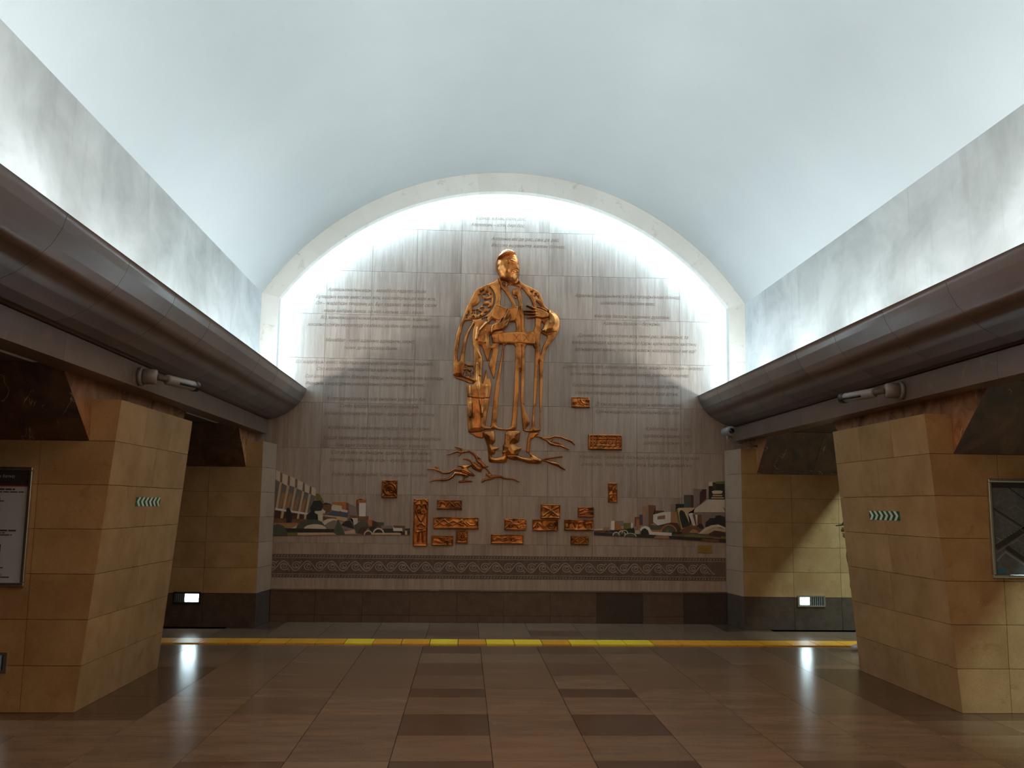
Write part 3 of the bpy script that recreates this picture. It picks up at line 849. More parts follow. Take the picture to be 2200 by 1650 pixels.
# ================================================================== HEIGHTFIELD RELIEFS
def sdf_poly(X, Z, pts):
    """positive inside"""
    d = np.full(X.shape, 1e9); ins = np.zeros(X.shape, bool)
    n = len(pts)
    for i in range(n):
        ax, az = pts[i]; bx, bz = pts[(i+1) % n]
        ex, ez = bx-ax, bz-az
        L = ex*ex+ez*ez
        if L < 1e-12: continue
        wx, wz = X-ax, Z-az
        t = np.clip((wx*ex+wz*ez)/L, 0, 1)
        dd = (wx-t*ex)**2+(wz-t*ez)**2
        np.minimum(d, dd, out=d)
        c = (az > Z) != (bz > Z)
        if abs(bz-az) > 1e-12:
            ins ^= c & (X < (bx-ax)*(Z-az)/(bz-az)+ax)
    d = np.sqrt(d)
    return np.where(ins, d, -d)
def sdf_stroke(X, Z, pts, r):
    d = np.full(X.shape, -1e9)
    rs = r if isinstance(r, (list, tuple)) else [r]*len(pts)
    for i in range(len(pts)-1):
        ax, az = pts[i]; bx, bz = pts[i+1]
        ex, ez = bx-ax, bz-az
        L = ex*ex+ez*ez+1e-12
        t = np.clip(((X-ax)*ex+(Z-az)*ez)/L, 0, 1)
        dd = np.sqrt((X-ax-t*ex)**2+(Z-az-t*ez)**2)
        np.maximum(d, rs[i]+(rs[i+1]-rs[i])*t-dd, out=d)
    return d
def chaikin(pts, n=1):
    for _ in range(n):
        q = []
        for i in range(len(pts)):
            a = pts[i]; b = pts[(i+1) % len(pts)]
            q += [(a[0]*.8+b[0]*.2, a[1]*.8+b[1]*.2), (a[0]*.2+b[0]*.8, a[1]*.2+b[1]*.8)]
        pts = q
    return pts
def heightfield(name, polys, strokes, holes, mat, parent, h=.03, r=.012, step=.004, add=None, smooth=1, base=0., hs=(), raw=()):
    """polys, strokes, holes in wall metres"""
    polys = [chaikin(p, smooth) for p in polys]; holes = [chaikin(p, smooth) for p in holes]
    allp = [q for p in polys for q in p]+[(x+sx*rr, z+sx*rr) for pts, rad in strokes for (x, z), rr in zip(pts, rad if isinstance(rad, (list, tuple)) else [rad]*len(pts)) for sx in (-1, 1)]
    x0 = min(p[0] for p in allp)-2*step; x1 = max(p[0] for p in allp)+2*step
    z0 = min(p[1] for p in allp)-2*step; z1 = max(p[1] for p in allp)+2*step
    xs_ = np.arange(x0, x1, step); zs_ = np.arange(z0, z1, step)
    X, Z = np.meshgrid(xs_, zs_)
    d = np.full(X.shape, -1e9)
    for p in polys: np.maximum(d, sdf_poly(X, Z, p), out=d)
    for pts, rad in strokes: np.maximum(d, sdf_stroke(X, Z, pts, rad), out=d)
    for p in holes: np.minimum(d, -sdf_poly(X, Z, p), out=d)
    for pts, rad in hs: np.minimum(d, -sdf_stroke(X, Z, pts, rad), out=d)
    for p in raw: np.minimum(d, -sdf_poly(X, Z, p)-.0006, out=d)
    gz, gx = np.gradient(d, step)
    gl = np.sqrt(gx*gx+gz*gz)+1e-6
    gl = np.maximum(gl, .5)
    ok = d > -.8*step
    cell = ok[:-1, :-1] & ok[1:, :-1] & ok[:-1, 1:] & ok[1:, 1:]
    used = np.zeros(X.shape, bool)
    used[:-1, :-1] |= cell; used[1:, :-1] |= cell; used[:-1, 1:] |= cell; used[1:, 1:] |= cell
    snap = used & (d < .35*step)
    X2 = np.where(snap, X-gx/gl*d/gl, X); Z2 = np.where(snap, Z-gz/gl*d/gl, Z)
    D = np.where(snap, 0, np.maximum(d, 0))
    t = np.clip(D/r, 0, 1)
    H = h*np.sqrt(np.maximum(0, 1-(1-t)**2))
    if add is not None: H = H+add(X, Z, D)*t
    H = np.where(snap, -.001, np.maximum(H, 0.001))
    idx = -np.ones(X.shape, int)
    idx[used] = np.arange(used.sum())
    V = np.stack([X2[used], YW-base-H[used], Z2[used]], 1)
    a = idx[:-1, :-1][cell]; b = idx[:-1, 1:][cell]; c = idx[1:, 1:][cell]; e = idx[1:, :-1][cell]
    F = np.stack([a, b, c, e], 1)
    me = bpy.data.meshes.new(name)
    me.vertices.add(len(V)); me.vertices.foreach_set('co', V.astype(np.float32).ravel())
    me.loops.add(len(F)*4); me.loops.foreach_set('vertex_index', F.astype(np.int32).ravel())
    me.polygons.add(len(F)); me.polygons.foreach_set('loop_start', np.arange(0, len(F)*4, 4, dtype=np.int32))
    me.polygons.foreach_set('loop_total', np.full(len(F), 4, np.int32))
    me.update(calc_edges=True)
    me.validate()
    return link_mesh(name, me, mat, parent, smooth=True)
def gst(X, Z, pts, w): # gaussian stroke
    d = -sdf_stroke(X, Z, pts, 0.)
    return np.exp(-(d/w)**2)

z3 = zpt(960, 530, 8.4615); z4 = zpt(960, 700, 8.4615); z5 = zpt(960, 860, 7.857)
def T(z, pts): return [W(*z(p)) for p in pts]

fig = empty('bronze_relief', W(1090, 985)[0:1]+(YW, W(1090, 985)[1]), 'large beaten copper relief of a bearded man in robe and skullcap holding a book', 'relief')
outer = (T(z3, [(935,580),(890,625),(830,655),(700,700),(560,765),(505,815),(465,900),(415,1000),(365,1090),(325,1200),(290,1290),(240,1400),(200,1520),(165,1640)])
 + T(z4, [(150,300),(130,450),(118,600),(118,750),(108,925),(300,930),(512,1030),(480,1075),(440,1090),(355,1060),(365,1200),(370,1400),(370,1640)])
 + T(z5, [(343,275),(355,450),(360,550),(480,530),(600,520),(640,500),(800,490),(950,505),(1080,505),(1175,497),(1180,350),(1195,150),(1200,0)])
 + T(z4, [(1300,1354),(1312,1100),(1315,850),(1332,822),(1348,850),(1345,1000),(1337,1300),(1345,1450)])
 + T(z5, [(1255,150),(1270,350),(1285,500),(1300,520),(1360,537),(1450,537),(1578,525),(1585,490),(1592,300),(1602,20)])
 + T(z4, [(1718,1600),(1730,1300),(1745,900),(1760,600),(1790,470),(1870,330),(1950,250),(2030,100),(2060,0)])
 + T(z3, [(2065,1350),(2045,1270),(1960,1200),(1850,1140),(1775,1080),(1750,980),(1700,860),(1650,810),(1500,730),(1390,680),(1350,640),(1310,625),(1290,690),(1180,700),(1100,670),(1000,620)]))
holes = [
 T(z3, [(985,755),(1020,790),(1090,880),(1160,990),(1190,1070),(1180,1095),(1110,1130),(985,1080),(972,1050),(985,900)]),
 T(z3, [(1095,705),(1160,700),(1240,722),(1310,735),(1320,748),(1260,765),(1180,790),(1190,860),(1200,890),(1270,900),(1285,940),(1300,1000),(1312,1090),(1280,1085),(1250,1060),(1200,930),(1130,800),(1098,740)]),
 T(z3, [(1003,652),(1068,668),(1064,715),(1040,700)]),
 T(z3, [(1335,745),(1410,810),(1490,910),(1540,1000),(1572,1090),(1602,1160),(1600,1540),(1412,1552),(1405,1200),(1375,1050),(1350,900)]),
 T(z3, [(1610,1000),(1650,1020),(1700,1090),(1760,1140),(1840,1182),(1830,1202),(1760,1190),(1690,1140),(1640,1080)]),
 T(z3, [(1712,1350),(1768,1412),(1745,1480),(1702,1528)]),
 T(z4, [(1700,118),(1760,168),(1838,202),(1790,290),(1740,390),(1708,520),(1694,520),(1692,300)]),
 T(z3, [(1130,1380),(1240,1370),(1252,1400),(1262,1552),(1110,1558),(1005,1548),(1060,1500),(1110,1450)]),
 T(z4, [(320,-75),(400,-92),(480,-92),(440,0),(372,100),(325,210),(290,350),(265,470),(242,628),(215,658),(195,628),(205,450),(228,300),(240,170),(262,150),(275,60),(290,0)]),
 T(z4, [(510,-32),(455,30),(400,150),(365,260),(340,400),(322,560),(318,660),(345,690),(420,705),(488,722),(498,600),(490,450),(472,330),(463,180),(475,80)]),
 T(z3, [(622,1325),(700,1293),(735,1288),(728,1330),(745,1368),(690,1355)]),
 T(z3, [(820,1330),(900,1350),(840,1410),(790,1430),(752,1412)]),
 T(z4, [(780,175),(813,170),(815,260),(835,325),(810,372),(788,350),(780,300)]),
 T(z3, [(780,738),(835,790),(872,870),(882,960),(865,1060),(828,1140),(770,1215),(695,1275),(600,1320),(500,1335),(420,1322),(500,1318),(600,1302),(680,1262),(755,1200),(810,1125),(845,1050),(860,960),(850,880),(815,800),(776,750)]),
 T(z3, [(560,890),(605,870),(640,910),(665,970),(665,1040),(630,1090),(570,1130),(500,1150),(455,1145),(465,1090),(520,1085),(570,1050),(595,1000),(600,950),(585,910)]),
 T(z4, [(575,345),(640,380),(690,530),(738,668),(760,600),(805,440),(825,435),(832,460),(795,580),(755,715),(790,810),(855,990),(880,860),(915,600),(945,345),(1022,340),(1000,480),(965,680),(920,900),(885,1080),(855,1300),(820,1650)])
 + T(z5, [(740,440),(720,462),(655,442),(650,420),(680,250),(712,20)])
 + T(z4, [(770,1350),(800,1200),(822,1095),(800,1040),(772,945),(737,975),(738,870),(718,785),(700,830),(655,1050),(632,1050),(645,800),(655,590),(600,430)]),
 T(z4, [(1052,340),(1250,340),(1245,600),(1235,900),(1215,1300),(1188,1640)]) + T(z5, [(1100,330),(1080,462),(1000,487),(900,472),(835,452),(850,275),(865,10)])
 + T(z4, [(940,1300),(965,950),(1000,700),(1030,500)]),
 T(z4, [(1412,345),(1600,360),(1600,700),(1585,1000),(1570,1400)]) + T(z5, [(1455,60),(1440,270),(1425,492),(1340,503),(1318,490),(1410,382),(1370,280),(1320,150),(1290,60)])
 + T(z4, [(1412,1450),(1397,1340),(1405,1000),(1415,700)]),
 T(z4, [(1660,672),(1680,672),(1683,1000),(1680,1300),(1690,1640)]) + T(z5, [(1568,275),(1560,482),(1475,487),(1482,300),(1495,60)]) + T(z4, [(1612,1500),(1640,1100),(1655,900)]),
]
# pierced ornament on the shoulder and sleeve (small cut-outs)
cuts = []
for q in ([(600,825),(640,815),(622,860)], [(640,800),(678,800),(655,835)], [(715,830),(765,828),(735,860),(780,915),(745,930),(690,905),(640,890),(680,880),(722,870)],
          [(785,870),(815,862),(808,895)], [(670,955),(715,975),(750,965),(820,950),(820,1030),(765,995),(720,1000),(680,1005)], [(650,1055),(700,1070),(770,1050),(735,1090),(780,1150),(720,1150),(700,1105),(640,1080)],
          [(600,1125),(640,1110),(690,1130),(655,1145),(670,1175),(625,1160)], [(755,1118),(805,1100),(780,1150)], [(455,1160),(520,1155),(495,1190),(520,1240),(450,1240),(475,1200)],
          [(450,1305),(480,1255),(515,1305)], [(525,1155),(560,1140),(580,1180),(640,1200),(625,1230),(590,1215),(570,1255),(540,1245),(555,1205)], [(675,1205),(735,1195),(695,1240)], [(590,1285),(615,1255),(635,1280)],
          [(388,1185),(415,1180),(412,1265),(378,1270),(368,1318),(342,1318),(350,1258),(385,1240)],
          [(1505,825),(1565,820),(1535,850)], [(1590,860),(1635,860),(1625,910),(1585,925),(1575,900),(1605,890)], [(1640,905),(1668,900),(1668,955),(1640,935)]):
    mx = sum(p[0] for p in q)/len(q); my = sum(p[1] for p in q)/len(q)
    cuts.append(T(z3, [(mx+(p[0]-mx)*.84, my+(p[1]-my)*.84) for p in q]))
for q in ([(325,712),(348,712),(345,778),(322,778)], [(318,815),(345,808),(345,912),(302,900),(318,860)], [(375,738),(420,750),(470,745),(488,800),(475,850),(440,870),(425,850),(455,810),(435,780),(400,775)],
          [(375,810),(420,850),(410,880),(385,870),(400,920),(370,925)], [(430,880),(480,860),(485,960),(440,955),(420,930),(460,915)]):
    cuts.append(T(z4, q))
gro = [T(z3, [(935,590),(980,700),(985,900),(965,1060)]), T(z3, [(1330,1100),(1345,1300),(1355,1550)]), T(z4, [(1355,360),(1350,820)]), T(z4, [(110,925),(300,960),(500,1030)]),
       T(z4, [(370,1300),(600,1330),(780,1320)]), T(z3, [(1290,1100),(1335,1280)])]
rid = [T(z4, [(540,250),(590,100),(680,0),(740,-60)]), T(z4, [(700,300),(690,100)]), T(z4, [(480,350),(560,480),(620,600),(600,900)]), T(z4, [(560,700),(560,1000),(600,1300),(640,1640)]), T(z4, [(430,1100),(450,1400),(430,1650)]),
       T(z4, [(720,1100),(700,1300),(640,1600)]), T(z5, [(400,60),(420,300),(440,500)]), T(z5, [(560,0),(600,200),(590,450)]), T(z3, [(1860,1200),(1870,1330),(1790,1500)]), T(z3, [(2000,1250),(2040,1400),(1980,1530)]), T(z4, [(560,60),(545,250)])]
def robe_add(X, Z, D):
    g = sum(gst(X, Z, p, .006) for p in gro); q = sum(gst(X, Z, p, .014) for p in rid)
    dome = .014*np.clip(D/.05, 0, 1)
    return dome-.014*g+.016*q
robe = heightfield('robe', [outer], [], holes, MT['bronze'], fig, .030, .0065, .0040, robe_add, raw=cuts)
# sleeve opening
heightfield('sleeve_lining', [T(z4, [(112,930),(200,928),(300,945),(400,985),(510,1035),(480,1050),(400,1050),(300,1000),(200,975)])], [], [], MT['bronze_dark'], fig, .016, .008, .004)
heightfield('hem_lining', [T(z5, [(362,552),(480,535),(608,528),(622,645),(560,640),(480,618),(440,588)])], [], [], MT['bronze_dark'], fig, .015, .01, .004)
# boots
def boot_add(X, Z, D): return .04*np.clip(D/.07, 0, 1)-.012*gst(X, Z, T(z5, [(985,930),(1200,935),(1300,965)]), .006)-.01*gst(X, Z, T(z5, [(1015,520),(1010,740)]), .005)
heightfield('boot', [T(z5, [(612,520),(800,505),(815,600),(820,700),(770,745),(780,782),(885,795),(880,820),(820,850),(818,885),(800,910),(752,928),(765,962),(850,968),(945,940),(955,905),(930,895),(930,862),(952,845),(1022,935),(1022,1010),(1000,1057),(870,1057),(715,1045),(700,1010),(700,925),(685,780),(640,660),(620,620)])], [], [], MT['bronze'], fig, .03, .012, .004, boot_add)
heightfield('boot', [T(z5, [(985,512),(1247,510),(1235,600),(1222,690),(1200,720),(1138,735),(1160,770),(1200,787),(1260,787),(1257,835),(1215,868),(1210,938),(1300,960),(1400,976),(1412,955),(1380,892),(1400,885),(1450,918),(1540,960),(1606,1005),(1596,1072),(1400,1067),(1300,1037),(1180,1000),(1150,1017),(1030,985),(1000,930),(930,900),(930,862),(950,845),(942,768),(968,740)])], [], [], MT['bronze'], fig, .034, .012, .004, boot_add)
heightfield('trouser_leg', [T(z5, [(1395,540),(1572,540),(1550,570),(1490,602),(1480,640),(1420,652),(1410,700),(1402,870),(1380,892),(1338,882),(1342,800),(1362,620)])], [], [], MT['bronze'], fig, .028, .012, .004)
# belt with stitched crosses
bc = []
for cx in (1265, 1440):
    bc += [T(z4, [(cx-45,180),(cx+45,290)]), T(z4, [(cx+45,180),(cx-45,290)]), T(z4, [(cx-60,165),(cx-60,300)]), T(z4, [(cx+60,165),(cx+60,300)])]
bc += [T(z4, [(840,155),(1000,130),(1250,130),(1590,165)]), T(z4, [(850,318),(1250,312),(1595,345)]), T(z4, [(930,160),(930,300)]), T(z4, [(1080,200),(1080,310)])]
heightfield('belt', [T(z4, [(800,172),(900,140),(1030,122),(1250,120),(1400,125),(1600,155),(1608,250),(1600,358),(1400,335),(1250,328),(1050,330),(845,338),(828,300),(820,260)])], [], [], MT['bronze'], fig, .05, .01, .004,
            lambda X, Z, D: -.006*sum(gst(X, Z, p, .004) for p in bc))
# open book
heightfield('book', [T(z3, [(880,1062),(960,1080),(1100,1140),(1180,1105),(1300,1085),(1300,1150),(1250,1330),(1240,1358),(1130,1380),(1000,1370),(920,1350),(820,1310),(830,1200)])], [], [], MT['bronze'], fig, .055, .009, .004,
            lambda X, Z, D: -.014*gst(X, Z, T(z3, [(1105,1140),(1080,1250),(1010,1360)]), .009)-.006*gst(X, Z, T(z3, [(900,1085),(1100,1155),(1290,1110)]), .004))
# hands: palm and separate fingers
def S(z, pts, rad): return (T(z, pts), [q/8.4615*.0061 for q in rad])
def hand_add(gl): return lambda X, Z, D: .026*np.clip(D/.022, 0, 1)-.009*sum(gst(X, Z, T(z3, p), .0035) for p in gl)
heightfield('hand', [T(z3, [(800,1430),(900,1390),(985,1380),(1100,1310),(1150,1300),(1115,1420),(1090,1480),(1000,1545),(860,1560),(800,1605),(780,1560)])],
    [S(z3, [(1000,1400),(1060,1290),(1112,1175)], [36,30,22]), S(z3, [(1020,1400),(1090,1320),(1150,1245)], [32,27,20]), S(z3, [(1050,1410),(1110,1350),(1165,1285)], [30,25,19]), S(z3, [(1060,1440),(1100,1390),(1150,1330)], [28,23,17]), S(z3, [(960,1390),(985,1330),(1040,1290)], [28,24,18])],
    [], MT['bronze'], fig, .062, .012, .0036, hand_add([[(1005,1370),(1125,1250)], [(1030,1390),(1150,1290)], [(1060,1420),(1160,1330)], [(860,1440),(820,1560)]]))
heightfield('hand', [T(z3, [(1585,1125),(1680,1125),(1760,1160),(1850,1210),(1862,1310),(1745,1335),(1690,1325),(1590,1310)])],
    [S(z3, [(1455,1082),(1520,1105),(1620,1150)], [17,25,30]), S(z3, [(1415,1180),(1500,1180),(1620,1185)], [17,24,28]), S(z3, [(1420,1228),(1500,1232),(1620,1232)], [17,23,28]), S(z3, [(1465,1302),(1540,1290),(1640,1280)], [16,22,28]), S(z3, [(1640,1105),(1720,1130),(1800,1180)], [18,26,32])],
    [], MT['bronze'], fig, .05, .012, .0036, hand_add([[(1450,1140),(1640,1165)], [(1430,1205),(1650,1208)], [(1450,1260),(1650,1258)], [(1855,1205),(1850,1330)]]))
heightfield('cuff', [T(z3, [(1855,1190),(1960,1210),(2045,1290),(2062,1380),(2050,1470),(1985,1570),(1900,1620),(1800,1600),(1700,1545),(1745,1480),(1770,1415),(1800,1330),(1850,1310)])], [], [], MT['bronze'], fig, .045, .012, .004,
            lambda X, Z, D: .055*np.clip(D/.08, 0, 1)+.012*gst(X, Z, T(z3, [(1868,1250),(1860,1400),(1790,1560)]), .006)-.012*gst(X, Z, T(z3, [(1710,1530),(1820,1590),(1980,1560)]), .006))
heightfield('button', [], [S(z3, [(1222,842),(1224,842)], [26,26])], [], MT['bronze'], robe, .03, .012, .0036)
heightfield('button', [], [S(z3, [(1250,925),(1252,925)], [28,28])], [], MT['bronze'], robe, .03, .012, .0036)
# sculpted head
head_out = T(z3, [(897,290),(910,225),(950,170),(1010,128),(1080,112),(1160,122),(1230,158),(1278,220),(1305,280),(1310,330),(1322,400),(1326,450),(1318,500),(1310,560),(1306,610),(1300,660),(1270,698),(1200,705),(1150,690),(1100,645),(1040,628),(965,590),(945,520),(915,470),(897,430),(890,360)])
def head_add(X, Z, D):
    cx, cz = W(*z3((1110, 380))); rx, rz = .17, .26
    e = np.clip(1-((X-cx)/rx)**2-((Z-cz)/rz)**2, 0, 1)
    h = .15*np.sqrt(e)
    g = lambda p, w, a: a*gst(X, Z, T(z3, p), w)
    h = h+g([(1085,318),(1140,300),(1205,325)], .009, .016)+g([(1280,325),(1305,320)], .008, .012)      # brows
    h = h+g([(1235,340),(1262,400),(1282,450)], .010, .032)+g([(1265,455),(1285,455)], .011, .016)         # nose
    h = h-g([(1105,362),(1185,368)], .010, .020)-g([(1285,365),(1305,362)], .008, .014)                    # eye sockets
    h = h+g([(1125,362),(1165,366)], .005, .012)
    h = h+g([(1040,430),(1080,480)], .028, .014)                                                            # cheek
    h = h+g([(1175,505),(1230,478),(1260,485),(1300,500)], .008, .018)                                      # moustache
    h = h-g([(1200,520),(1262,520)], .005, .016)+g([(1205,538),(1262,536)], .006, .010)                     # mouth, lip
    h = h+g([(1190,600),(1240,640),(1270,620)], .035, .020)                                                 # beard
    for q in range(6):
        h = h-g([(1160+25*q,560),(1170+22*q,680)], .003, .006)
    h = h+g([(925,380),(912,430),(935,490)], .009, .020)-g([(925,400),(925,450)], .004, .018)               # ear
    h = h-g([(960,480),(1000,560),(1060,620)], .008, .008)
    h = h-g([(1120,240),(1230,235)], .003, .004)-g([(1125,262),(1220,258)], .003, .004)                     # forehead lines
    return h
head = heightfield('head', [head_out], [], [], MT['bronze'], fig, .045, .016, .0034, head_add)
def cap_add(X, Z, D):
    cx, cz = W(*z3((1110, 380))); e = np.clip(1-((X-cx)/.17)**2-((Z-cz)/.26)**2, 0, 1)
    return .04+.15*np.sqrt(e)
heightfield('skullcap', [T(z3, [(897,292),(908,225),(948,168),(1010,124),(1080,108),(1160,118),(1232,155),(1282,222),(1255,192),(1150,188),(1040,208),(965,245),(915,288)])], [], [], MT['cap'], head, .078, .012, .0036, cap_add)
heightfield('collar', [], [(T(z3, [(930,585),(985,620),(1060,650),(1110,672),(1160,690)]), [.004, .009, .01, .009, .006]), (T(z3, [(1075,665),(1080,730)]), [.007, .007]), (T(z3, [(1320,640),(1340,700)]), [.01, .012])], [], MT['bronze'], fig, .05, .008, .0036)

# ---- branch-like running figures beside the feet
def limb(z, pts, rad): return (T(z, pts), [q*.0061/7.857 for q in rad])
def dome(a, w): return lambda X, Z, D: a*np.clip(D/w, 0, 1)
o1 = empty('branch_relief', (W(985, 1030)[0], YW, W(985, 1030)[1]), 'copper relief of gnarled branch-like running shapes left of the figure\'s boots', 'relief')
heightfield('branch', [], [limb(z5, [(5,915),(90,895),(170,860),(250,880),(300,870),(380,860),(450,900),(500,960),(520,1020),(580,1060),(620,1110),(640,1130)], [7,14,18,22,20,20,22,24,26,34,36,20]),
  limb(z5, [(140,785),(200,800),(250,830),(260,870),(200,945)], [7,14,20,20,8]), limb(z5, [(505,955),(575,990)], [18,8])], [], MT['bronze'], o1, .02, .01, .0034, dome(.02, .02))
heightfield('branch', [T(z5, [(275,985),(340,980),(400,1000),(435,1050),(470,1040),(500,1060),(560,1110),(620,1150),(585,1180),(590,1215),(520,1200),(450,1170),(420,1130),(400,1110),(350,1160),(440,1230),(490,1280),(400,1280),(320,1240),(220,1205),(250,1160),(250,1130),(170,1110),(190,1095),(300,1092),(370,1085),(415,1070),(380,1030),(330,1005),(275,1000)])],
  [limb(z5, [(620,1130),(690,1115)], [20,12])], [], MT['bronze'], o1, .024, .01, .0034, lambda X, Z, D: .02*np.clip(D/.03, 0, 1)-.014*gst(X, Z, T(z5, [(420,1080),(480,1150),(500,1190)]), .004)-.014*gst(X, Z, T(z5, [(460,1060),(560,1130),(620,1140)]), .004)-.014*gst(X, Z, T(z5, [(240,1180),(340,1220),(440,1270)]), .004))
heightfield('branch', [], [limb(z5, [(250,1175),(130,1165),(60,1210),(0,1225),(-60,1225),(-130,1190),(-220,1160),(-330,1160)], [18,16,18,18,16,18,14,6]), limb(z5, [(-135,1190),(-160,1130),(-200,1115)], [16,14,6]),
  limb(z5, [(350,1270),(250,1240),(140,1230),(90,1290),(30,1330),(-60,1345),(-150,1335),(-220,1345),(-290,1370)], [30,34,30,24,20,18,16,14,6]), limb(z5, [(330,1270),(290,1310),(270,1360),(210,1375)], [22,18,18,14]), limb(z5, [(220,1378),(330,1365),(425,1370)], [16,16,10])], [], MT['bronze'], o1, .022, .01, .0034, dome(.02, .02))
heightfield('branch', [T(z5, [(630,1140),(680,1150),(740,1230),(770,1265),(860,1260),(930,1275),(1000,1310),(1060,1305),(1140,1320),(1240,1380),(1215,1390),(1120,1335),(1000,1340),(900,1305),(820,1310),(730,1350),(650,1355),(600,1395),(575,1385),(600,1330),(660,1310),(720,1310),(650,1260),(660,1230),(720,1250),(690,1200)])], [], [], MT['bronze'], o1, .024, .01, .0034, lambda X, Z, D: .02*np.clip(D/.03, 0, 1)-.012*gst(X, Z, T(z5, [(680,1270),(780,1290),(830,1305)]), .004))
o2 = empty('branch_relief', (W(1195, 950)[0], YW, W(1195, 950)[1]), 'copper forked branch relief right of the robe hem, upper of two', 'relief')
heightfield('branch', [], [limb(z5, [(1490,610),(1560,620),(1640,640),(1740,640),(1820,610),(1930,625),(2020,660),(2110,695),(2160,755)], [10,16,18,16,16,18,20,22,8]), limb(z5, [(1600,640),(1680,670),(1740,725),(1830,755),(1900,760),(1980,790),(2060,835)], [16,18,24,22,20,20,10]),
  limb(z5, [(1740,725),(1790,665)], [16,6]), limb(z5, [(1770,715),(1860,710),(1920,740),(1960,770)], [10,14,16,14])], [], MT['bronze'], o2, .022, .01, .0034, dome(.02, .02))
o3 = empty('branch_relief', (W(1195, 985)[0], YW, W(1195, 985)[1]), 'copper forked twig relief at the tip of the right boot', 'relief')
heightfield('branch', [], [limb(z5, [(1600,1005),(1680,985),(1780,970),(1950,950)], [10,16,16,10]), limb(z5, [(1600,1010),(1700,1030),(1790,1060),(1870,1080),(1930,1130),(2000,1175)], [10,20,32,34,22,8])], [], MT['bronze_dark'], o3, .022, .01, .0034, dome(.02, .02))

# ================================================================== COPPER PLAQUES
def spiral(cx, cy, r, turns=1.6, sgn=1, a0=0., n=16, end=.15):
    return [(cx+r*(1-(1-end)*i/n)*math.cos(a0+sgn*2*math.pi*turns*i/n), cy+r*(1-(1-end)*i/n)*math.sin(a0+sgn*2*math.pi*turns*i/n)) for i in range(n+1)]
def circ(cx, cy, r, n=16): return [(cx+r*math.cos(2*math.pi*i/n), cy+r*math.sin(2*math.pi*i/n)) for i in range(n+1)]
def plaque(px, label, pats, dips=(), mat='bronze_mid', border=True, depth=.03, dents=0):
    soft = .8 if dents else .35
    dents = dents or len(label)
    """pats: strokes in plaque units (u right 0..aspect, v up 0..1) raised from the sheet"""
    x0, y0, x1, y1 = px
    ax, az = W(x0, y1); bx, bz = W(x1, y0)
    w, h = bx-ax, bz-az
    asp = w/h
    root = empty('plaque', (ax+w/2, YW, az), label, 'plaque')
    conv = lambda pts: [(ax+u*h, az+v*h) for u, v in pts]
    P_ = [conv(p) for p in pats]; D_ = [conv(p) for p in dips]
    rw = max(.0052, min(w, h)*.042)
    def add(X, Z, D):
        g = np.zeros(X.shape)
        for p in P_: g = np.maximum(g, gst(X, Z, p, rw))
        for p in D_: g = g-.7*gst(X, Z, p, rw)
        if dents:
            rs = np.random.RandomState(dents)
            for _ in range(26):
                u, v = rs.rand()*w, rs.rand()*h
                g = g+(rs.rand()*1.2-.5)*np.exp(-(((X-ax-u)/(.3*h*(.3+rs.rand()*.5)))**2+((Z-az-v)/(.12*h))**2))*soft
        g = g*.014
        if border: g = g+.010*np.exp(-((D-.010)/.006)**2)
        return g
    o = heightfield('relief_sheet', [[(ax, az), (bx, az), (bx, bz), (ax, bz)]], [], [], MT[mat], root, depth, .006, .0032, add, smooth=0)
    return root
A1 = lambda px: (px[2]-px[0])/(px[3]-px[1])
px = (886.6,1071.8,920.8,1173.4); a = A1(px)
plaque(px, 'tall narrow copper plaque with an embossed heart-shaped ram horn ornament', [
 [(a*.5,.52),(a*.3,.62),(a*.14,.76),(a*.2,.87),(a*.36,.89),(a*.5,.85)], [(a*.5,.52),(a*.7,.62),(a*.86,.76),(a*.8,.87),(a*.64,.89),(a*.5,.85)],
 spiral(a*.38,.74,.06,1.2), spiral(a*.62,.74,.06,1.2,-1), [(a*.5,.68),(a*.5,.92),(a*.5,.96)], [(a*.28,.43),(a*.42,.48),(a*.58,.48),(a*.72,.43)],
 [(a*.4,.36),(a*.6,.36)], [(a*.25,.3),(a*.75,.33)], [(a*.4,.32),(a*.35,.1)], [(a*.6,.32),(a*.65,.1)], [(a*.08,.93),(a*.25,.97)], [(a*.92,.93),(a*.75,.97)]])
px = (938.4,1073.8,992.8,1094.3); a = A1(px)
plaque(px, 'small dull copper plaque with a crowd of galloping riders, above the long plaque', [[(.1,.15),(a-.1,.2)], [(.3,.3),(.5,.8),(.8,.6),(1.,.3)], [(1.,.4),(1.3,.8),(1.6,.5),(1.8,.3)], [(1.8,.6),(2.1,.7),(2.4,.4)]], mat='bronze_dark', dents=3)
px = (930.6,1111.3,1028.7,1135.9); a = A1(px)
plaque(px, 'longest copper plaque, embossed with crossing mountain lines and a bright bulging corner', [[(.1,.2),(.9,.8),(1.6,.3),(2.4,.75),(3.,.2)], [(.3,.7),(.9,.3),(1.7,.7),(2.5,.3)], [(0.1,.12),(a-.1,.14)], spiral(2.45,.55,.12,1), [(2.8,.6),(3.1,.35),(3.5,.35),(3.8,.7)]], dents=5)
px = (926.7,1150,974.2,1171.5); a = A1(px)
plaque(px, 'dark copper plaque with a knobbly tree at its right half, lowest on the left', [circ(1.55,.6,.12), circ(1.75,.7,.1), circ(1.8,.45,.11), [(1.6,.1),(1.65,.5)], circ(1.42,.42,.08), circ(1.95,.6,.08)], mat='bronze_dark', dents=8)
px = (979.9,1139.6,1005.3,1166.2); a = A1(px)
plaque(px, 'small square copper plaque with a cogged sun ring, left of centre', [circ(.5,.48,.07), circ(.5,.48,.2)]+[[(.5+.24*math.cos(t),.48+.24*math.sin(t)),(.5+.31*math.cos(t),.48+.31*math.sin(t))] for t in [2*math.pi*k/12 for k in range(12)]], [], mat='bronze')
px = (1054,1148,1125,1167.6); a = A1(px)
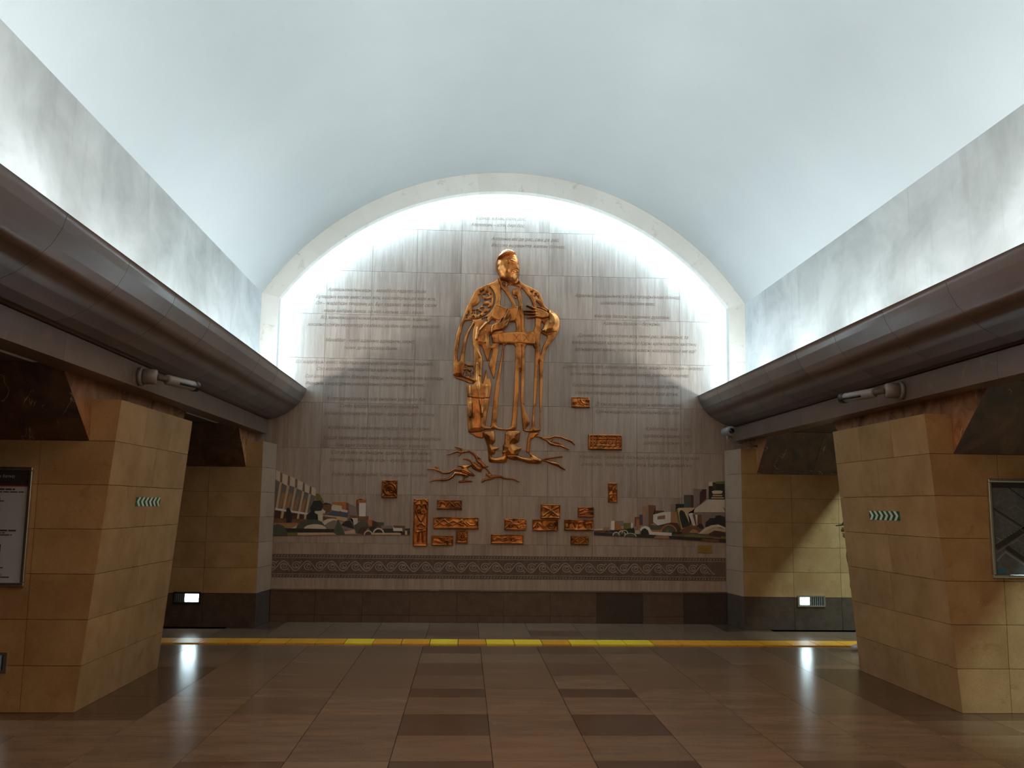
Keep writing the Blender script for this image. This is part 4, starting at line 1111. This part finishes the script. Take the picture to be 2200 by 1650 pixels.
plaque(px, 'smooth low copper plaque with faint flowing wave lines, below the middle', [[(.4,.3),(.7,.7),(1.,.4),(1.4,.3),(1.8,.5)], [(.8,.65),(1.2,.5),(1.7,.65)], circ(2.4,.5,.2), [(2.5,.5),(3.1,.5)]], mat='bronze', depth=.035)
px = (1083,1113.8,1131,1138.8); a = A1(px)
plaque(px, 'copper plaque of branching vine curls, above the smooth wave plaque', [[(.1,.85),(.5,.8),(.9,.5),(1.3,.5),(1.8,.85)], [(.1,.2),(.5,.6),(.9,.5),(1.4,.15),(1.8,.2)], spiral(.55,.35,.16,1.3), spiral(1.3,.78,.13,1.2,-1), spiral(1.62,.62,.13,1.2), spiral(1.25,.28,.13,1.3), spiral(1.7,.35,.12,1.2,-1)])
px = (1161.2,1083.5,1203.9,1113.8); a = A1(px)
plaque(px, 'copper plaque with rough crossing leaves, stacked above the scroll plaque', [[(.2,.2),(.6,.5),(1.2,.8)], [(.2,.8),(.7,.6),(1.2,.2)], [(.5,.1),(.8,.6),(.8,.9)], circ(.85,.35,.1)], dents=13)
px = (1143.3,1115.4,1198.8,1140.2); a = A1(px)
plaque(px, 'copper plaque with one big spiral wave, directly under the leaf plaque', [spiral(1.6,.5,.38,1.5,-1,.6,22), [(.1,.3),(.4,.7),(.7,.55),(1.,.2),(1.4,.1),(1.9,.15)], [(.75,.85),(.9,.5),(1.3,.15)], spiral(.35,.35,.15,1.2)])
px = (1240.8,1089.4,1275.6,1110.9); a = A1(px)
plaque(px, 'small dark copper plaque with a blurred rider, uppermost of the right column', [[(.2,.6),(.7,.8),(1.2,.6)], [(.3,.3),(.9,.5),(1.4,.5)]], mat='bronze_dark', dents=21)
px = (1212,1116.2,1275,1139.6); a = A1(px)
plaque(px, 'wide copper plaque with a herd of animals, between the rider and lattice plaques', [[(.3,.2),(.4,.7),(.8,.75),(1.,.3)], [(1.2,.2),(1.3,.75),(1.7,.8),(1.9,.3)], [(2.,.6),(2.4,.7),(2.5,.2)], [(.1,.12),(a-.1,.12)]], dents=25)
px = (1225.7,1151.4,1264.8,1169.5); a = A1(px)
plaque(px, 'small low copper plaque with a pierced diamond lattice, bottom of the right column', [[(a*.5,.9),(a*.8,.5),(a*.5,.1),(a*.2,.5),(a*.5,.9)], spiral(.25,.25,.12,1.1), spiral(.25,.75,.12,1.1,-1), spiral(a-.25,.25,.12,1.1,-1,3.), spiral(a-.25,.75,.12,1.1,1,3.), circ(a*.5,.5,.12)], mat='bronze_dark')
px = (819.7,1031,854.4,1069.4); a = A1(px)
plaque(px, 'square copper plaque with a round medallion, left under the inscriptions', [circ(a*.5,.48,.32,24), spiral(a*.42,.52,.16,1.2), spiral(a*.6,.42,.13,1.2,-1), [(.1,.9),(.25,.82)], [(a-.1,.9),(a-.25,.82)], [(.1,.1),(.22,.2)], [(a-.1,.1),(a-.22,.2)], [(.25,.93),(a-.25,.93)]])
px = (1306,1037.3,1325.7,1079); a = A1(px)
plaque(px, 'small upright copper plaque standing alone right of the other plaques', [[(a*.2,.8),(a*.5,.6),(a*.8,.8)], [(a*.5,.6),(a*.5,.35)], circ(a*.5,.22,.1), [(a*.2,.4),(a*.8,.4)]], dents=31)
px = (1227.5,853.5,1267,876); a = A1(px)
plaque(px, 'copper plaque with a crescent swoosh, highest on the wall right of the robe', [[(.55,.95),(.6,.6),(.85,.3),(1.2,.2)], [(.8,.95),(.9,.6),(1.1,.4),(1.45,.35)], spiral(.3,.4,.14,1.2), spiral(1.5,.7,.12,1.2), [(.1,.12),(1.6,.12)]], dents=33)
px = (1263.4,934,1336,966.4); a = A1(px)
plaque(px, 'carpet-like copper plaque with nested rectangular borders, right of the branch relief', [[(.5,.28),(a-.5,.28),(a-.5,.72),(.5,.72),(.5,.28)], [(.1,.1),(a-.1,.1),(a-.1,.9),(.1,.9),(.1,.1)], spiral(.9,.5,.13,1.2), spiral(a-.85,.5,.13,1.2,-1), [(a*.5,.4),(a*.5,.62)]]+[circ(.3+.32*k,.86,.06,6) for k in range(6)]+[circ(.3+.32*k,.15,.06,6) for k in range(6)]+[circ(.28,.3+.2*k,.07,6) for k in range(3)]+[circ(a-.28,.3+.2*k,.07,6) for k in range(3)], mat='bronze_dark')

# small brass plate
x0, z1 = W(1498.5, 1171); x1, z0 = W(1530.5, 1188.3)
bp = empty('name_plate', ((x0+x1)/2, YW, z0), 'small brass plate with faint lines of text under the right cityscape', 'plate')
bevel_obj(MB().box(x0, x1, YW-.008, YW-.002, z0, z1).build('plate', MT['brass'], bp), .002)
mb = MB()
for k in range(4): mb.box(x0+.03+(.03 if k == 0 else 0), x1-.03-(.04 if k in (0, 3) else 0), YW-.0088, YW-.0078, z1-.022-.022*k-.003, z1-.022-.022*k)
o = mb.build('text_line', MT['joint'], bp); o['kind'] = 'stuff'

# ================================================================== INSCRIPTIONS
from mathutils.geometry import interpolate_bezier, tessellate_polygon
def text_mesh(s, size=1., shear=0.):
    """letters filled contour by contour (glyphs made of overlapping strokes would otherwise fill wrongly)"""
    cu = bpy.data.curves.new('text', 'FONT')
    cu.body = s; cu.size = size; cu.shear = shear
    o = bpy.data.objects.new('text', cu); COL.objects.link(o)
    crv = o.to_curve(bpy.context.evaluated_depsgraph_get())
    loops = []
    for sp in crv.splines:
        bp = sp.bezier_points; pts = []
        if sp.type != 'BEZIER': pts = [(v.co[0], v.co[1]) for v in sp.points]
        n = len(bp)
        for k in range(n):
            a, b = bp[k], bp[(k+1) % n]
            if a.handle_right_type == 'VECTOR' and b.handle_left_type == 'VECTOR' or (a.handle_right-a.co).length < 1e-5 and (b.handle_left-b.co).length < 1e-5:
                q = [a.co]
            else:
                q = interpolate_bezier(a.co, a.handle_right, b.handle_left, b.co, 4)[:-1]
            pts += [(v[0], v[1]) for v in q]
        if len(pts) > 2: loops.append(pts)
    o.to_curve_clear(); bpy.data.objects.remove(o); bpy.data.curves.remove(cu)
    area = lambda p: sum(p[i][0]*p[(i+1) % len(p)][1]-p[(i+1) % len(p)][0]*p[i][1] for i in range(len(p)))/2
    def inside(q, p):
        c = False
        for i in range(len(p)):
            (ax, ay), (bx, by) = p[i], p[(i+1) % len(p)]
            if (ay > q[1]) != (by > q[1]) and q[0] < (bx-ax)*(q[1]-ay)/(by-ay)+ax: c = not c
        return c
    A = [area(p) for p in loops]
    def is_hole(k):
        return any(A[j]*A[k] < 0 and abs(A[j]) > abs(A[k]) and inside(loops[k][0], loops[j]) for j in range(len(loops)))
    hole = [is_hole(k) for k in range(len(loops))]
    V, F, isl = [], [], 0
    for p, a, ih in zip(loops, A, hole):
        if ih: continue
        grp = [p]+[h for h, b, jh in zip(loops, A, hole) if jh and b*a < 0 and abs(b) < abs(a) and inside(h[0], p)]
        tri = tessellate_polygon([[Vector((x, y, 0)) for x, y in g] for g in grp])
        flat = [q for g in grp for q in g]
        for ti, f in enumerate(tri):                     # every triangle a hair off its neighbours: strokes may overlap
            base = len(V)
            V += [(*flat[t], ((ti*7+isl*3) % 5)*.4) for t in f]
            F.append((base, base+1, base+2))
        isl += 1
    me = bpy.data.meshes.new('text')
    me.from_pydata(V, [], F); me.update()
    return me
def text_on(name, s, x0, x1, zbase, cap, y, mat, parent, shear=.35, fit=True, normal=-1, align='l'):
    me = text_mesh(s, 1., shear)
    n = len(me.vertices)
    if n == 0: return None
    co = np.empty(n*3, np.float32); me.vertices.foreach_get('co', co); co = co.reshape(-1, 3)
    a, b = co[:, 0].min(), co[:, 0].max()
    k = cap/.73
    kx = (x1-x0)/(b-a) if fit else k
    off = x0-a*kx if align == 'l' else x1-b*kx
    out = np.stack([off+co[:, 0]*kx, np.full(n, y), zbase+co[:, 1]*k], 1)
    out[:, 1] -= co[:, 2]*.00015
    me.vertices.foreach_set('co', out.astype(np.float32).ravel())
    me.update()
    me.name = name
    return link_mesh(name, me, mat, parent)
LINES = [
 ('Бірінді, қазақ, бірің дос,', 1022.5, 1129.5, 469.5, 1), ('Көрмесең – істің бәрі бос.', 1012.5, 1127.7, 483.7, 1),
 ('Алланың өзі де рас, сөзі де рас,', 1055.6, 1201, 514.4, 1), ('Рас сөз ешуақытта жалған болмас.', 1055.6, 1214.6, 528.6, 1),
 ('Адамшылықтың алды – махаббат, ғадалат, сезім.', 704.1, 915.9, 624, 2), ('Бұлардың керек емес жері жоқ, кіріспейтұғын да жері жоқ.', 678.6, 936, 639.4, 2),
 ('Ол – жаратқан тәңірінің ісі. Бұл ғадалат, махаббат сезім', 678.6, 938.3, 653.5, 2), ('кімде көбірек болса, ол кісі – ғалым, сол – ғақил.', 694.9, 911.3, 669.5, 2),
 ('Біз жанымыздан ғылым шығара алмаймыз, жаралып', 688.7, 926, 684, 2), ('жасалып қойған нәрселерді сезбекпіз, көзбен көріп, ақылмен біліп.', 660, 944.5, 699.5, 2),
 ('Махаббат - әуелі адамның адамдығы, ғақыл,', 699.5, 890.4, 732, 3), ('ғылым деген нәрселер бірлән.', 739, 854, 747.6, 3),
 ('Біз жаратушы емес, жаратқан көлеңкесіне қарай білуші пендеміз.', 634.7, 931, 779.5, 4), ('Сол махаббат пен ғадалатқа қарай тартпақпыз.', 680.5, 890, 794, 4),
 ('Сол алланың хикметін біреуден біреу анығырақ сезбекпен артылады.', 656, 953.8, 810.5, 4), ('Инандым, сендім демек инандырамын, сендіремін деген емес.', 656, 913, 825, 4),
 ('Күллі адам баласын қор қылатын үш нәрсе бар.', 702.6, 916, 857, 5), ('Сонан қашпақ керек: әуелі – надандық,', 731, 900.6, 872.7, 5), ('екінші – еріншектік, үшінші – залымдық деп білесің.', 699, 934, 889, 5),
 ('Әрбір ғалым – хакім емес, әрбір хакім – ғалым.', 705, 925.5, 919.8, 6),
 ('Құдай таала дүниені кәмәлатты шеберлікпен жаратқан', 695.7, 947.3, 941.6, 7), ('һәм адам баласын өссін-өнсін деп жаратқан.', 720, 920.7, 957.3, 7),
 ('Сол өсіп-өну жолындағы адамның талап қылып', 712.7, 927.5, 973, 7), ('іздеген қарызды ісінің алды – әуелі дос көбейтпек.', 706.6, 927.5, 988.6, 7),
 ('Еңбек қылсаң ерінбей, Тояды қарның тіленбей.', 712.7, 918.6, 1020, 8),
 ('Адамның адамшылығы істі бастағандығынан білінеді,', 1235, 1461.7, 637, 9), ('қалайша бітіргендігінен емес.', 1289, 1407.7, 652, 9),
 ('Әкесінің баласы – адамның дұшпаны.', 1277, 1440, 680.5, 10), ('Адамның баласы – бауырың.', 1295, 1419, 695.5, 10),
 ('Дүниеде ең нәрсе баян жоқ екені рас, жамандық та', 1240.5, 1479, 722.5, 11), ('қайдан баяндап қалады дейсің! Қары қалың қатты қыстың', 1228.5, 1496, 737.5, 11), ('артынан көгі қалың, көлі мол жақсы жаз келмеуші ме еді!', 1234.5, 1496, 752.5, 11),
 ('Дүние – үлкен көл, заман – соққан жел, алдыңғы толқын – ағалар,', 1209, 1510.5, 789.5, 12), ('артқы толқын - інілер, кезегімен өлінер, баяғыдай көрінер.', 1224.7, 1479.7, 805, 12),
 ('Бақпен асқан патшадан, мимен асқан қара артық,', 1228.5, 1458, 829, 13), ('сақалын сатқан кәріден еңбегін сатқан бала артық.', 1236, 1457, 845, 13),
 ('Досы жоқпен сырлас, досы көппен сыйлас.', 1278.7, 1464, 869.7, 14), ('Қайғысыздан сақ бол, қайғылыға жақ бол.', 1278.7, 1459.5, 885.5, 14),
 ('Қайратсыз ашу – тұл,', 1386.7, 1483.5, 921.5, 15), ('тұрлаусыз ғашық – тұл,', 1382, 1487, 937, 15), ('шәкіртсіз ғалым – тұл.', 1383.7, 1484, 952, 15),
 ('Жаман дос – көлеңке, басыңды күн шалса, қашып құтыла', 1242.7, 1502, 983, 16), ('алмайсың, басыңды бұлт алса, іздеп таба алмайсың.', 1248, 1488, 998.7, 16),
]
for s_, x0, x1, yc, g in LINES:
    dy = (x1-x0)*.004
    ax, az = W(x0, yc-dy); bx, bz = W(x1, yc+dy)
    text_on('inscription_line', s_, ax, bx, (az+bz)/2-.021, .047, YW-.0015, MT['ink'], wall, .42)

# ================================================================== RECESSED LAMPS
LAMP_E = emit('lamp_tube', (.72, .93, 1.0), 24.)
LAMP_D = plain('lamp_reflector', (.35, .42, .44), .3, .7)
def lamp(x0, x1, z0, z1, y, lab, glow, fr='steel'):
    r = empty('recessed_lamp', ((x0+x1)/2, y, z0), lab, 'lamp')
    f = .018
    mb = MB().box(x0, x1, y-.014, y-.001, z1-f, z1).box(x0, x1, y-.014, y-.001, z0, z0+f).box(x0, x0+f, y-.014, y-.001, z0+f, z1-f).box(x1-f, x1, y-.014, y-.001, z0+f, z1-f)
    mb.build('frame', MT[fr], r)
    MB().box(x0+f, x1-f, y-.004, y-.0015, z0+f, z1-f).build('reflector', LAMP_D, r)
    g0 = x0+f+(x1-x0-2*f)*glow[0]; g1 = x0+f+(x1-x0-2*f)*glow[1]
    mb = MB(); mb.box(g0, g1, y-.007, y-.0045, z0+f+.008, z1-f-.008)
    mb.build('lamp_tube', LAMP_E, r)
    mb = MB()
    n = 12
    for k in range(n):
        x = x0+f+(x1-x0-2*f)*(k+.5)/n
        if g0-.01 < x < g1+.01: continue
        mb.box(x-.003, x+.003, y-.011, y-.004, z0+f, z1-f)
    o = mb.build('louvre', MT['black'], r); o['kind'] = 'stuff'
lamp(-4.03, -3.70, .275, .418, 11.59, 'recessed plinth lamp glowing white in the left rear pylon', (.42, .97), 'black')
lamp(3.72, 4.075, .288, .43, 11.59, 'recessed plinth lamp glowing blue-white in the right rear pylon', (.05, .42))
lamp(-4.12, -3.765, .277, .418, 6.95, 'recessed lamp with grey frame low on the left front pylon', (.35, .86))

# ================================================================== CCTV CAMERAS
def cctv(s, lab):
    r = empty('surveillance_camera', (s*3.1, 7.35, 2.49), lab, 'camera')
    P = lambda x, y, z: (s*x, y, z)
    MB().tube([P(3.098, 7.33, 2.492), P(3.07, 7.33, 2.492)], .075, 20).build('mount_plate', MT['white_plastic'], r, True)
    o = MB().tube([P(3.07, 7.33, 2.492), P(2.985, 7.35, 2.492), P(2.97, 7.353, 2.492)], [.062, .062, .055], 20).build('junction_box', MT['white_plastic'], r, True)
    MB().tube([P(2.97, 7.36, 2.49), P(2.94, 7.42, 2.487), P(2.925, 7.47, 2.487)], .022, 10).build('bracket', MT['soffit'], r, True)
    a = Vector(P(2.93, 7.46, 2.487)); b = Vector(P(2.80, 7.80, 2.478)); d = (b-a).normalized()
    MB().tube([a, a+d*.01, b-d*.01, b], [.036, .042, .042, .038], 16).build('housing', MT['white_plastic'], r, True)
    side = Vector((-s*d.y*-1, 0, 0))
    MB().tube([b-d*.03, b+d*.02], [.047, .045], 16).build('lens_hood', MT['black'], r, True)
    n = Vector((-s, 0, 0)); n = (n-d*n.dot(d)).normalized()
    MB().tube([a+d*.12+n*.036+Vector((0, 0, -.012)), b+n*.036+Vector((0, 0, -.012))], .011, 8).build('dark_stripe', MT['black'], r, True)
cctv(-1, 'surveillance camera on the left granite fascia, above the left front pylon')
cctv(1, 'surveillance camera on the right granite fascia, above the right front pylon')
r = empty('surveillance_camera', (3.24, 11.5, 2.31), 'round white bullet camera on a bent arm beside the end wall, right', 'camera')
MB().tube([(2.83, 11.56, 2.475), (2.83, 11.30, 2.472), (2.83, 11.285, 2.472)], [.058, .062, .056], 20).build('housing', MT['white_plastic'], r, True)
MB().tube([(2.83, 11.284, 2.472), (2.83, 11.276, 2.472)], [.034, .034], 20).build('lens', MT['glass_dark'], r, True)
MB().tube([(3.26, 11.56, 2.302), (3.0, 11.44, 2.302), (2.89, 11.40, 2.312), (2.845, 11.38, 2.35), (2.835, 11.38, 2.415)], .016, 10).build('arm', MT['white_plastic'], r, True)
MB().box(2.80, 2.815, 11.36, 11.42, 2.37, 2.43).box(2.85, 2.865, 11.36, 11.42, 2.37, 2.43).box(2.80, 2.865, 11.36, 11.42, 2.365, 2.377).build('clamp', MT['white_plastic'], r)

# ================================================================== EVACUATION STICKERS
GREEN = plain('dark_green_film', (.012, .085, .045), .35)
GLOW = plain('pale_photoluminescent_film', (.62, .66, .50), .4)
def onX(px, py, X):
    d = (px-1100)/FPX*rt-(py-825)/FPX*up+fw
    t = (X-CAM[0])/d[0]; P = CAM+t*d
    return float(P[1]), float(P[2])
def sticker(s, pxs, lab):
    xa = lambda z: 3.27+(3.085-3.27)*z/2.26
    ys = []; zs = []
    for p in pxs:
        y, z = onX(p[0], p[1], s*3.147); ys.append(y); zs.append(z)
    y0, y1 = min(ys), max(ys); z0, z1 = (zs[2]+zs[3])/2, (zs[0]+zs[1])/2
    z0, z1 = min(z0, z1), max(z0, z1)
    r = empty('evacuation_sticker', (s*xa(z0), (y0+y1)/2, z0), lab, 'sticker')
    Pt = lambda u, v, o: (s*(xa(z0+(z1-z0)*v)-o), y0+(y1-y0)*u, z0+(z1-z0)*v)
    MB().hexa([Pt(0, 0, .002), Pt(1, 0, .002), Pt(1, 1, .002), Pt(0, 1, .002)], [Pt(0, 0, 0), Pt(1, 0, 0), Pt(1, 1, 0), Pt(0, 1, 0)]).build('backing', GREEN, r)
    n = 6
    for k in range(n):
        u = .03+(k+.05)/n*.97
        w = .45/n; b = .075
        A = [Pt(u+b, 0, .0032), Pt(u+b+w, 0, .0032), Pt(u+w, .5, .0032), Pt(u, .5, .0032)]
        B = [Pt(u, .5, .0032), Pt(u+w, .5, .0032), Pt(u+b+w, 1, .0032), Pt(u+b, 1, .0032)]
        if u+b+w > 1: continue
        mb = MB()
        for Q in (A, B): mb.hexa(Q, [(q[0]+s*.001, q[1], q[2]) for q in Q])
        mb.build('chevron', GLOW, r)
sticker(-1, [(292, 1068), (344, 1069), (343, 1088), (291, 1087)], 'green and white chevron sticker on the left front pylon')
sticker(1, [(1867, 1098), (1932, 1098), (1933, 1118), (1869, 1117)], 'green and white chevron sticker on the right front pylon')

# ================================================================== POSTERS
PAPER = plain('poster_paper', (.42, .44, .47), .5)
INKB = plain('poster_black', (.03, .025, .025), .5)
REDL = plain('poster_red', (.35, .02, .03), .5)
def frame(x0, x1, z0, z1, y, lab):
    r = empty('poster_frame', ((x0+x1)/2, y, z0), lab, 'poster')
    f = .026
    for (a, b, c, d) in ((x0, x1, z1-f, z1), (x0, x1, z0, z0+f), (x0, x0+f, z0+f, z1-f), (x1-f, x1, z0+f, z1-f)):
        bevel_obj(MB().box(a, b, y-.03, y-.001, c, d).build('frame_bar', MT['steel'], r), .006, 2)
    return r
FY = 6.95
pl = frame(-4.36, -3.682, .885, 1.748, FY, 'silver framed notice poster on the left front pylon, cut by the picture edge')
MB().box(-4.34, -3.70, FY-.012, FY-.002, .905, 1.73).build('sheet', PAPER, pl)
hd = MB().box(-4.334, -3.708, FY-.0135, FY-.0121, 1.612, 1.722).build('header', INKB, pl)
MB().box(-4.334, -3.708, FY-.0138, FY-.0121, 1.604, 1.612).build('red_line', REDL, pl)
PGT = plain('header_lettering', (.5, .45, .42), .6)
text_on('lettering', 'Райымбек батыр', -4.10, W(34, 1023, FY)[0], W(30, 1024, FY)[1]-.007, .022, FY-.0145, PGT, hd, 0, False, align='r')
mb = MB(); mb2 = MB()
for (ye, xe, b) in ((1051, 34, 1), (1057, 53, 0), (1071, 3, 1), (1076, 11, 0), (1093, 4, 0), (1139.5, 36, 1), (1144.5, 12, 0), (1149, 27, 0), (1164, 2, 0), (1219, 8, 0), (1234.5, 4, 1), (1239.5, 22, 0)):
    x1, z = W(xe, ye, FY)
    hgt = .007 if b else .0045
    x = -4.31
    random.seed(int(ye))
    while x < x1:
        l = min(.02+random.random()*.05, x1-x)
        mb.box(x, x+l, FY-.0135, FY-.0122, z-hgt, z+hgt*.6); x += l+.008
o = mb.build('text_line', INKB, pl); o['kind'] = 'stuff'
xa_, za_ = W(2, 1190, FY); _, zb_ = W(2, 1169, FY)
MB().box(xa_-.09, xa_, FY-.0135, FY-.0122, za_, zb_).build('picture', INKB, pl)

pr = frame(3.553, 4.33, 1.005, 1.76, FY, 'silver framed grey street map on the right front pylon, cut by the picture edge')
MAPG = stone('map_print', (.085, .09, .095), (.13, .135, .14), (30, 1, 30), .5, 1, 1)
MAPD = plain('map_road', (.035, .033, .033), .5)
MAPL = plain('map_light', (.22, .22, .22), .5)
MAPB = plain('map_blue', (.02, .17, .26), .5)
MAPN = plain('map_green', (.06, .09, .03), .5)
MB().box(3.57, 4.31, FY-.012, FY-.002, 1.02, 1.745).build('map_sheet', MAPG, pr)
zM = zpt(2100, 1010, 6.6)
def M_(p): return W(*zM(p), FY)
mb = MB(); x_, z_ = M_((190, 180)); x2_, z2_ = M_((190, 250))
MB().box(3.58, 4.30, FY-.0140, FY-.0122, z2_, z_).build('header', INKB, pr)
def clipx(pts): return [(min(max(x, 3.58), 4.30), min(max(z, 1.035), 1.73)) for x, z in pts]
mb = MB()
for pts, w in (([(430, 250), (660, 415), (1000, 650), (1500, 1000)], .010), ([(210, 540), (600, 790), (1000, 1040), (1400, 1300)], .014), ([(250, 1100), (660, 835), (1100, 550), (1600, 230)], .042), ([(390, 1085), (660, 1275), (980, 1470)], .036), ([(900, 260), (1100, 640), (1450, 1400)], .03)):
    ribbon(mb, clipx([M_(p) for p in pts]), w, FY-.0128, .0006)
mb.build('road', MAPD, pr)
mb = MB()
for pts, w in (([(250, 1045), (660, 780), (1000, 560)], .004), ([(250, 1180), (660, 900), (1100, 610)], .004), ([(260, 1290), (380, 1160), (660, 1345), (900, 1480)], .016), ([(460, 1060), (560, 990), (660, 1060), (900, 1220)], .004), ([(230, 600), (660, 880)], .003), ([(420, 560), (520, 500), (660, 590)], .004), ([(250, 950), (330, 1000)], .008), ([(700, 300), (900, 440), (860, 520)], .006)):
    ribbon(mb, clipx([M_(p) for p in pts]), w, FY-.0133, .0006)
mb.build('block_outline', MAPL, pr)
mb = MB()
for (a, b, n) in (((365, 965), (570, 830), 6), ((495, 1090), (640, 1180), 4), ((700, 1220), (950, 1390), 6), ((720, 740), (980, 570), 6)):
    for k in range(n):
        x, z = M_((a[0]+(b[0]-a[0])*k/(n-1), a[1]+(b[1]-a[1])*k/(n-1)))
        mb.box(x-.006, x+.006, FY-.0134, FY-.0128, z-.006, z+.006)
o = mb.build('tree_mark', MAPN, pr); o['kind'] = 'stuff'
x_, z_ = M_((270, 1400)); x2_, z2_ = M_((395, 1452))
MB().box(x_, x2_, FY-.0136, FY-.0122, z2_, z_).build('blue_key', MAPB, pr)

# ================================================================== PERSON
def skin_obj(name, verts, edges, rad, mat, parent, sub=1, root=0):
    me = bpy.data.meshes.new(name); me.from_pydata(verts, edges, [])
    o = bpy.data.objects.new(name, me); COL.objects.link(o)
    m = o.modifiers.new('skin', 'SKIN')
    if not me.skin_vertices: me.skin_vertices.new()
    for i, r_ in enumerate(rad):
        me.skin_vertices[0].data[i].radius = r_ if isinstance(r_, tuple) else (r_, r_)
        me.skin_vertices[0].data[i].use_root = (i == root)
    s_ = o.modifiers.new('sub', 'SUBSURF'); s_.levels = sub; s_.render_levels = sub
    dg = bpy.context.evaluated_depsgraph_get()
    me2 = bpy.data.meshes.new_from_object(o.evaluated_get(dg))
    bpy.data.objects.remove(o)
    me2.name = name
    me2.materials.clear()
    return link_mesh(name, me2, mat, parent, True)
PX, PY = 3.84, 10.0
per = empty('person', (PX+.02, PY, 0), 'person in dark cap and jacket walking behind the right front pylon, mostly hidden', 'person')
SK = plain('skin', (.30, .14, .09), .5); JK = plain('dark_jacket', (.03, .026, .035), .8); TR = plain('dark_trousers', (.02, .02, .024), .85); SH = plain('pale_shoe', (.45, .42, .38), .6); HAIR = plain('dark_hair', (.012, .01, .009), .6)
V = [(PX+.02, PY, .70), (PX+.02, PY, .86), (PX+.005, PY, 1.02), (PX-.015, PY, 1.12), (PX-.04, PY, 1.175), (PX-.065, PY, 1.225), (PX-.072, PY, 1.29), (PX-.066, PY, 1.345)]
Rr = [(.10, .12), (.09, .11), (.09, .13), (.06, .07), .042, (.058, .062), (.075, .088), (.066, .078)]
Ed = [(0,1),(1,2),(2,3),(3,4),(4,5),(5,6),(6,7)]
def add(ps, rs, root):
    prev = root
    for p, r_ in zip(ps, rs):
        V.append(p); Rr.append(r_); Ed.append((prev, len(V)-1)); prev = len(V)-1
    return prev
for sg, kx, ax_, tz in ((-1, PX-.02, PX-.03, .07), (1, PX+.07, PX+.22, .11)):
    add([(PX+.02, PY+sg*.07, .66), (kx, PY+sg*.08, .38), (ax_, PY+sg*.08, tz), (ax_-.11, PY+sg*.085, .035)], [.075, .05, .034, .026], 0)
    e = add([(PX, PY+sg*.13, 1.09), (PX+.05+.03*sg, PY+sg*.18, .87), (PX-.02+.06*sg, PY+sg*.18, .68), (PX-.035+.06*sg, PY+sg*.18, .63)], [.045, .036, .026, .028], 2)
    hx, hz = PX-.035+.06*sg, .63
    for q in range(4):
        add([(hx-.015+.015*q, PY+sg*.185, .59), (hx-.02+.015*q, PY+sg*.178, .565), (hx-.02+.014*q, PY+sg*.17, .548+.004*abs(q-1.5))], [.0085, .008, .007], e)
    add([(hx-.035, PY+sg*.165, .61), (hx-.04, PY+sg*.16, .585)], [.010, .008], e)
skin_obj('body', V, Ed, Rr, SK, per, 1)
# jacket
V, Ed, Rr = [(PX+.02, PY, .60), (PX+.02, PY, .86), (PX+.005, PY, 1.02), (PX-.012, PY, 1.115), (PX-.03, PY, 1.15), (PX+.02, PY, .70)], [(0,5),(5,1),(1,2),(2,3),(3,4)], [(.13, .155), (.115, .14), (.115, .16), (.085, .12), (.06, .065), (.125, .15)]
for sg in (-1, 1):
    add([(PX, PY+sg*.13, 1.09), (PX+.05+.03*sg, PY+sg*.18, .87), (PX-.02+.06*sg, PY+sg*.18, .68)], [.06, .05, .042], 2)
skin_obj('jacket', V, Ed, Rr, JK, per, 2)
V, Ed, Rr = [(PX+.02, PY, .70), (PX+.02, PY, .80)], [(0, 1)], [(.105, .125), (.1, .12)]
for sg, kx, ax_, tz in ((-1, PX-.02, PX-.03, .09), (1, PX+.07, PX+.22, .13)):
    add([(PX+.02, PY+sg*.07, .64), (kx, PY+sg*.08, .38), (ax_, PY+sg*.08, tz)], [.09, .066, .052], 0)
skin_obj('trousers', V, Ed, Rr, TR, per, 2)
for sg, ax_, tz in ((-1, PX-.03, .05), (1, PX+.22, .06)):
    skin_obj('shoe', [(ax_+.04, PY+sg*.08, tz), (ax_-.03, PY+sg*.082, tz-.005), (ax_-.13, PY+sg*.086, .033)], [(0, 1), (1, 2)], [(.045, .045), (.042, .042), (.034, .03)], SH, per, 2)
EYE = plain('eye_white', (.2, .18, .16), .4)
HX, HZ = PX-.07, 1.30
def blob(name, c, r, mat, n=16, cut=None):
    bm = bmesh.new(); bmesh.ops.create_uvsphere(bm, u_segments=n, v_segments=n, radius=1)
    if cut is not None:
        bmesh.ops.delete(bm, geom=[v for v in bm.verts if v.co.z < cut], context='VERTS')
    for v in bm.verts: v.co = Vector((c[0]+v.co.x*r[0], c[1]+v.co.y*r[1], c[2]+v.co.z*r[2]))
    me = bpy.data.meshes.new(name); bm.to_mesh(me); bm.free()
    return link_mesh(name, me, mat, per, True)
blob('nose', (HX-.098, PY, HZ-.018), (.022, .013, .02), SK)
blob('chin', (HX-.07, PY, HZ-.078), (.03, .03, .024), SK)
mb = MB(); mb.tube([(HX-.093, PY-.022, HZ-.052), (HX-.1, PY, HZ-.052), (HX-.093, PY+.022, HZ-.052)], .005, 8).build('mouth', plain('lip', (.22, .07, .05), .5), per, True)
for sg in (-1, 1):
    blob('eye', (HX-.086, PY+sg*.03, HZ+.008), (.010, .012, .006), EYE)
    blob('ear', (HX+.005, PY+sg*.078, HZ-.01), (.02, .009, .03), SK)
blob('hair', (HX+.018, PY, HZ+.005), (.082, .081, .085), HAIR)
cap = blob('cap', (HX-.002, PY, HZ+.032), (.1, .09, .082), JK, 20, .05)
mb = MB()
A = [(HX-.085, PY-.065, HZ+.04), (HX-.16, PY-.045, HZ+.03), (HX-.175, PY, HZ+.028), (HX-.16, PY+.045, HZ+.03), (HX-.085, PY+.065, HZ+.04)]
mb.hexa(A, [(a, b, c+.006) for a, b, c in A]); mb.build('cap_brim', JK, cap)
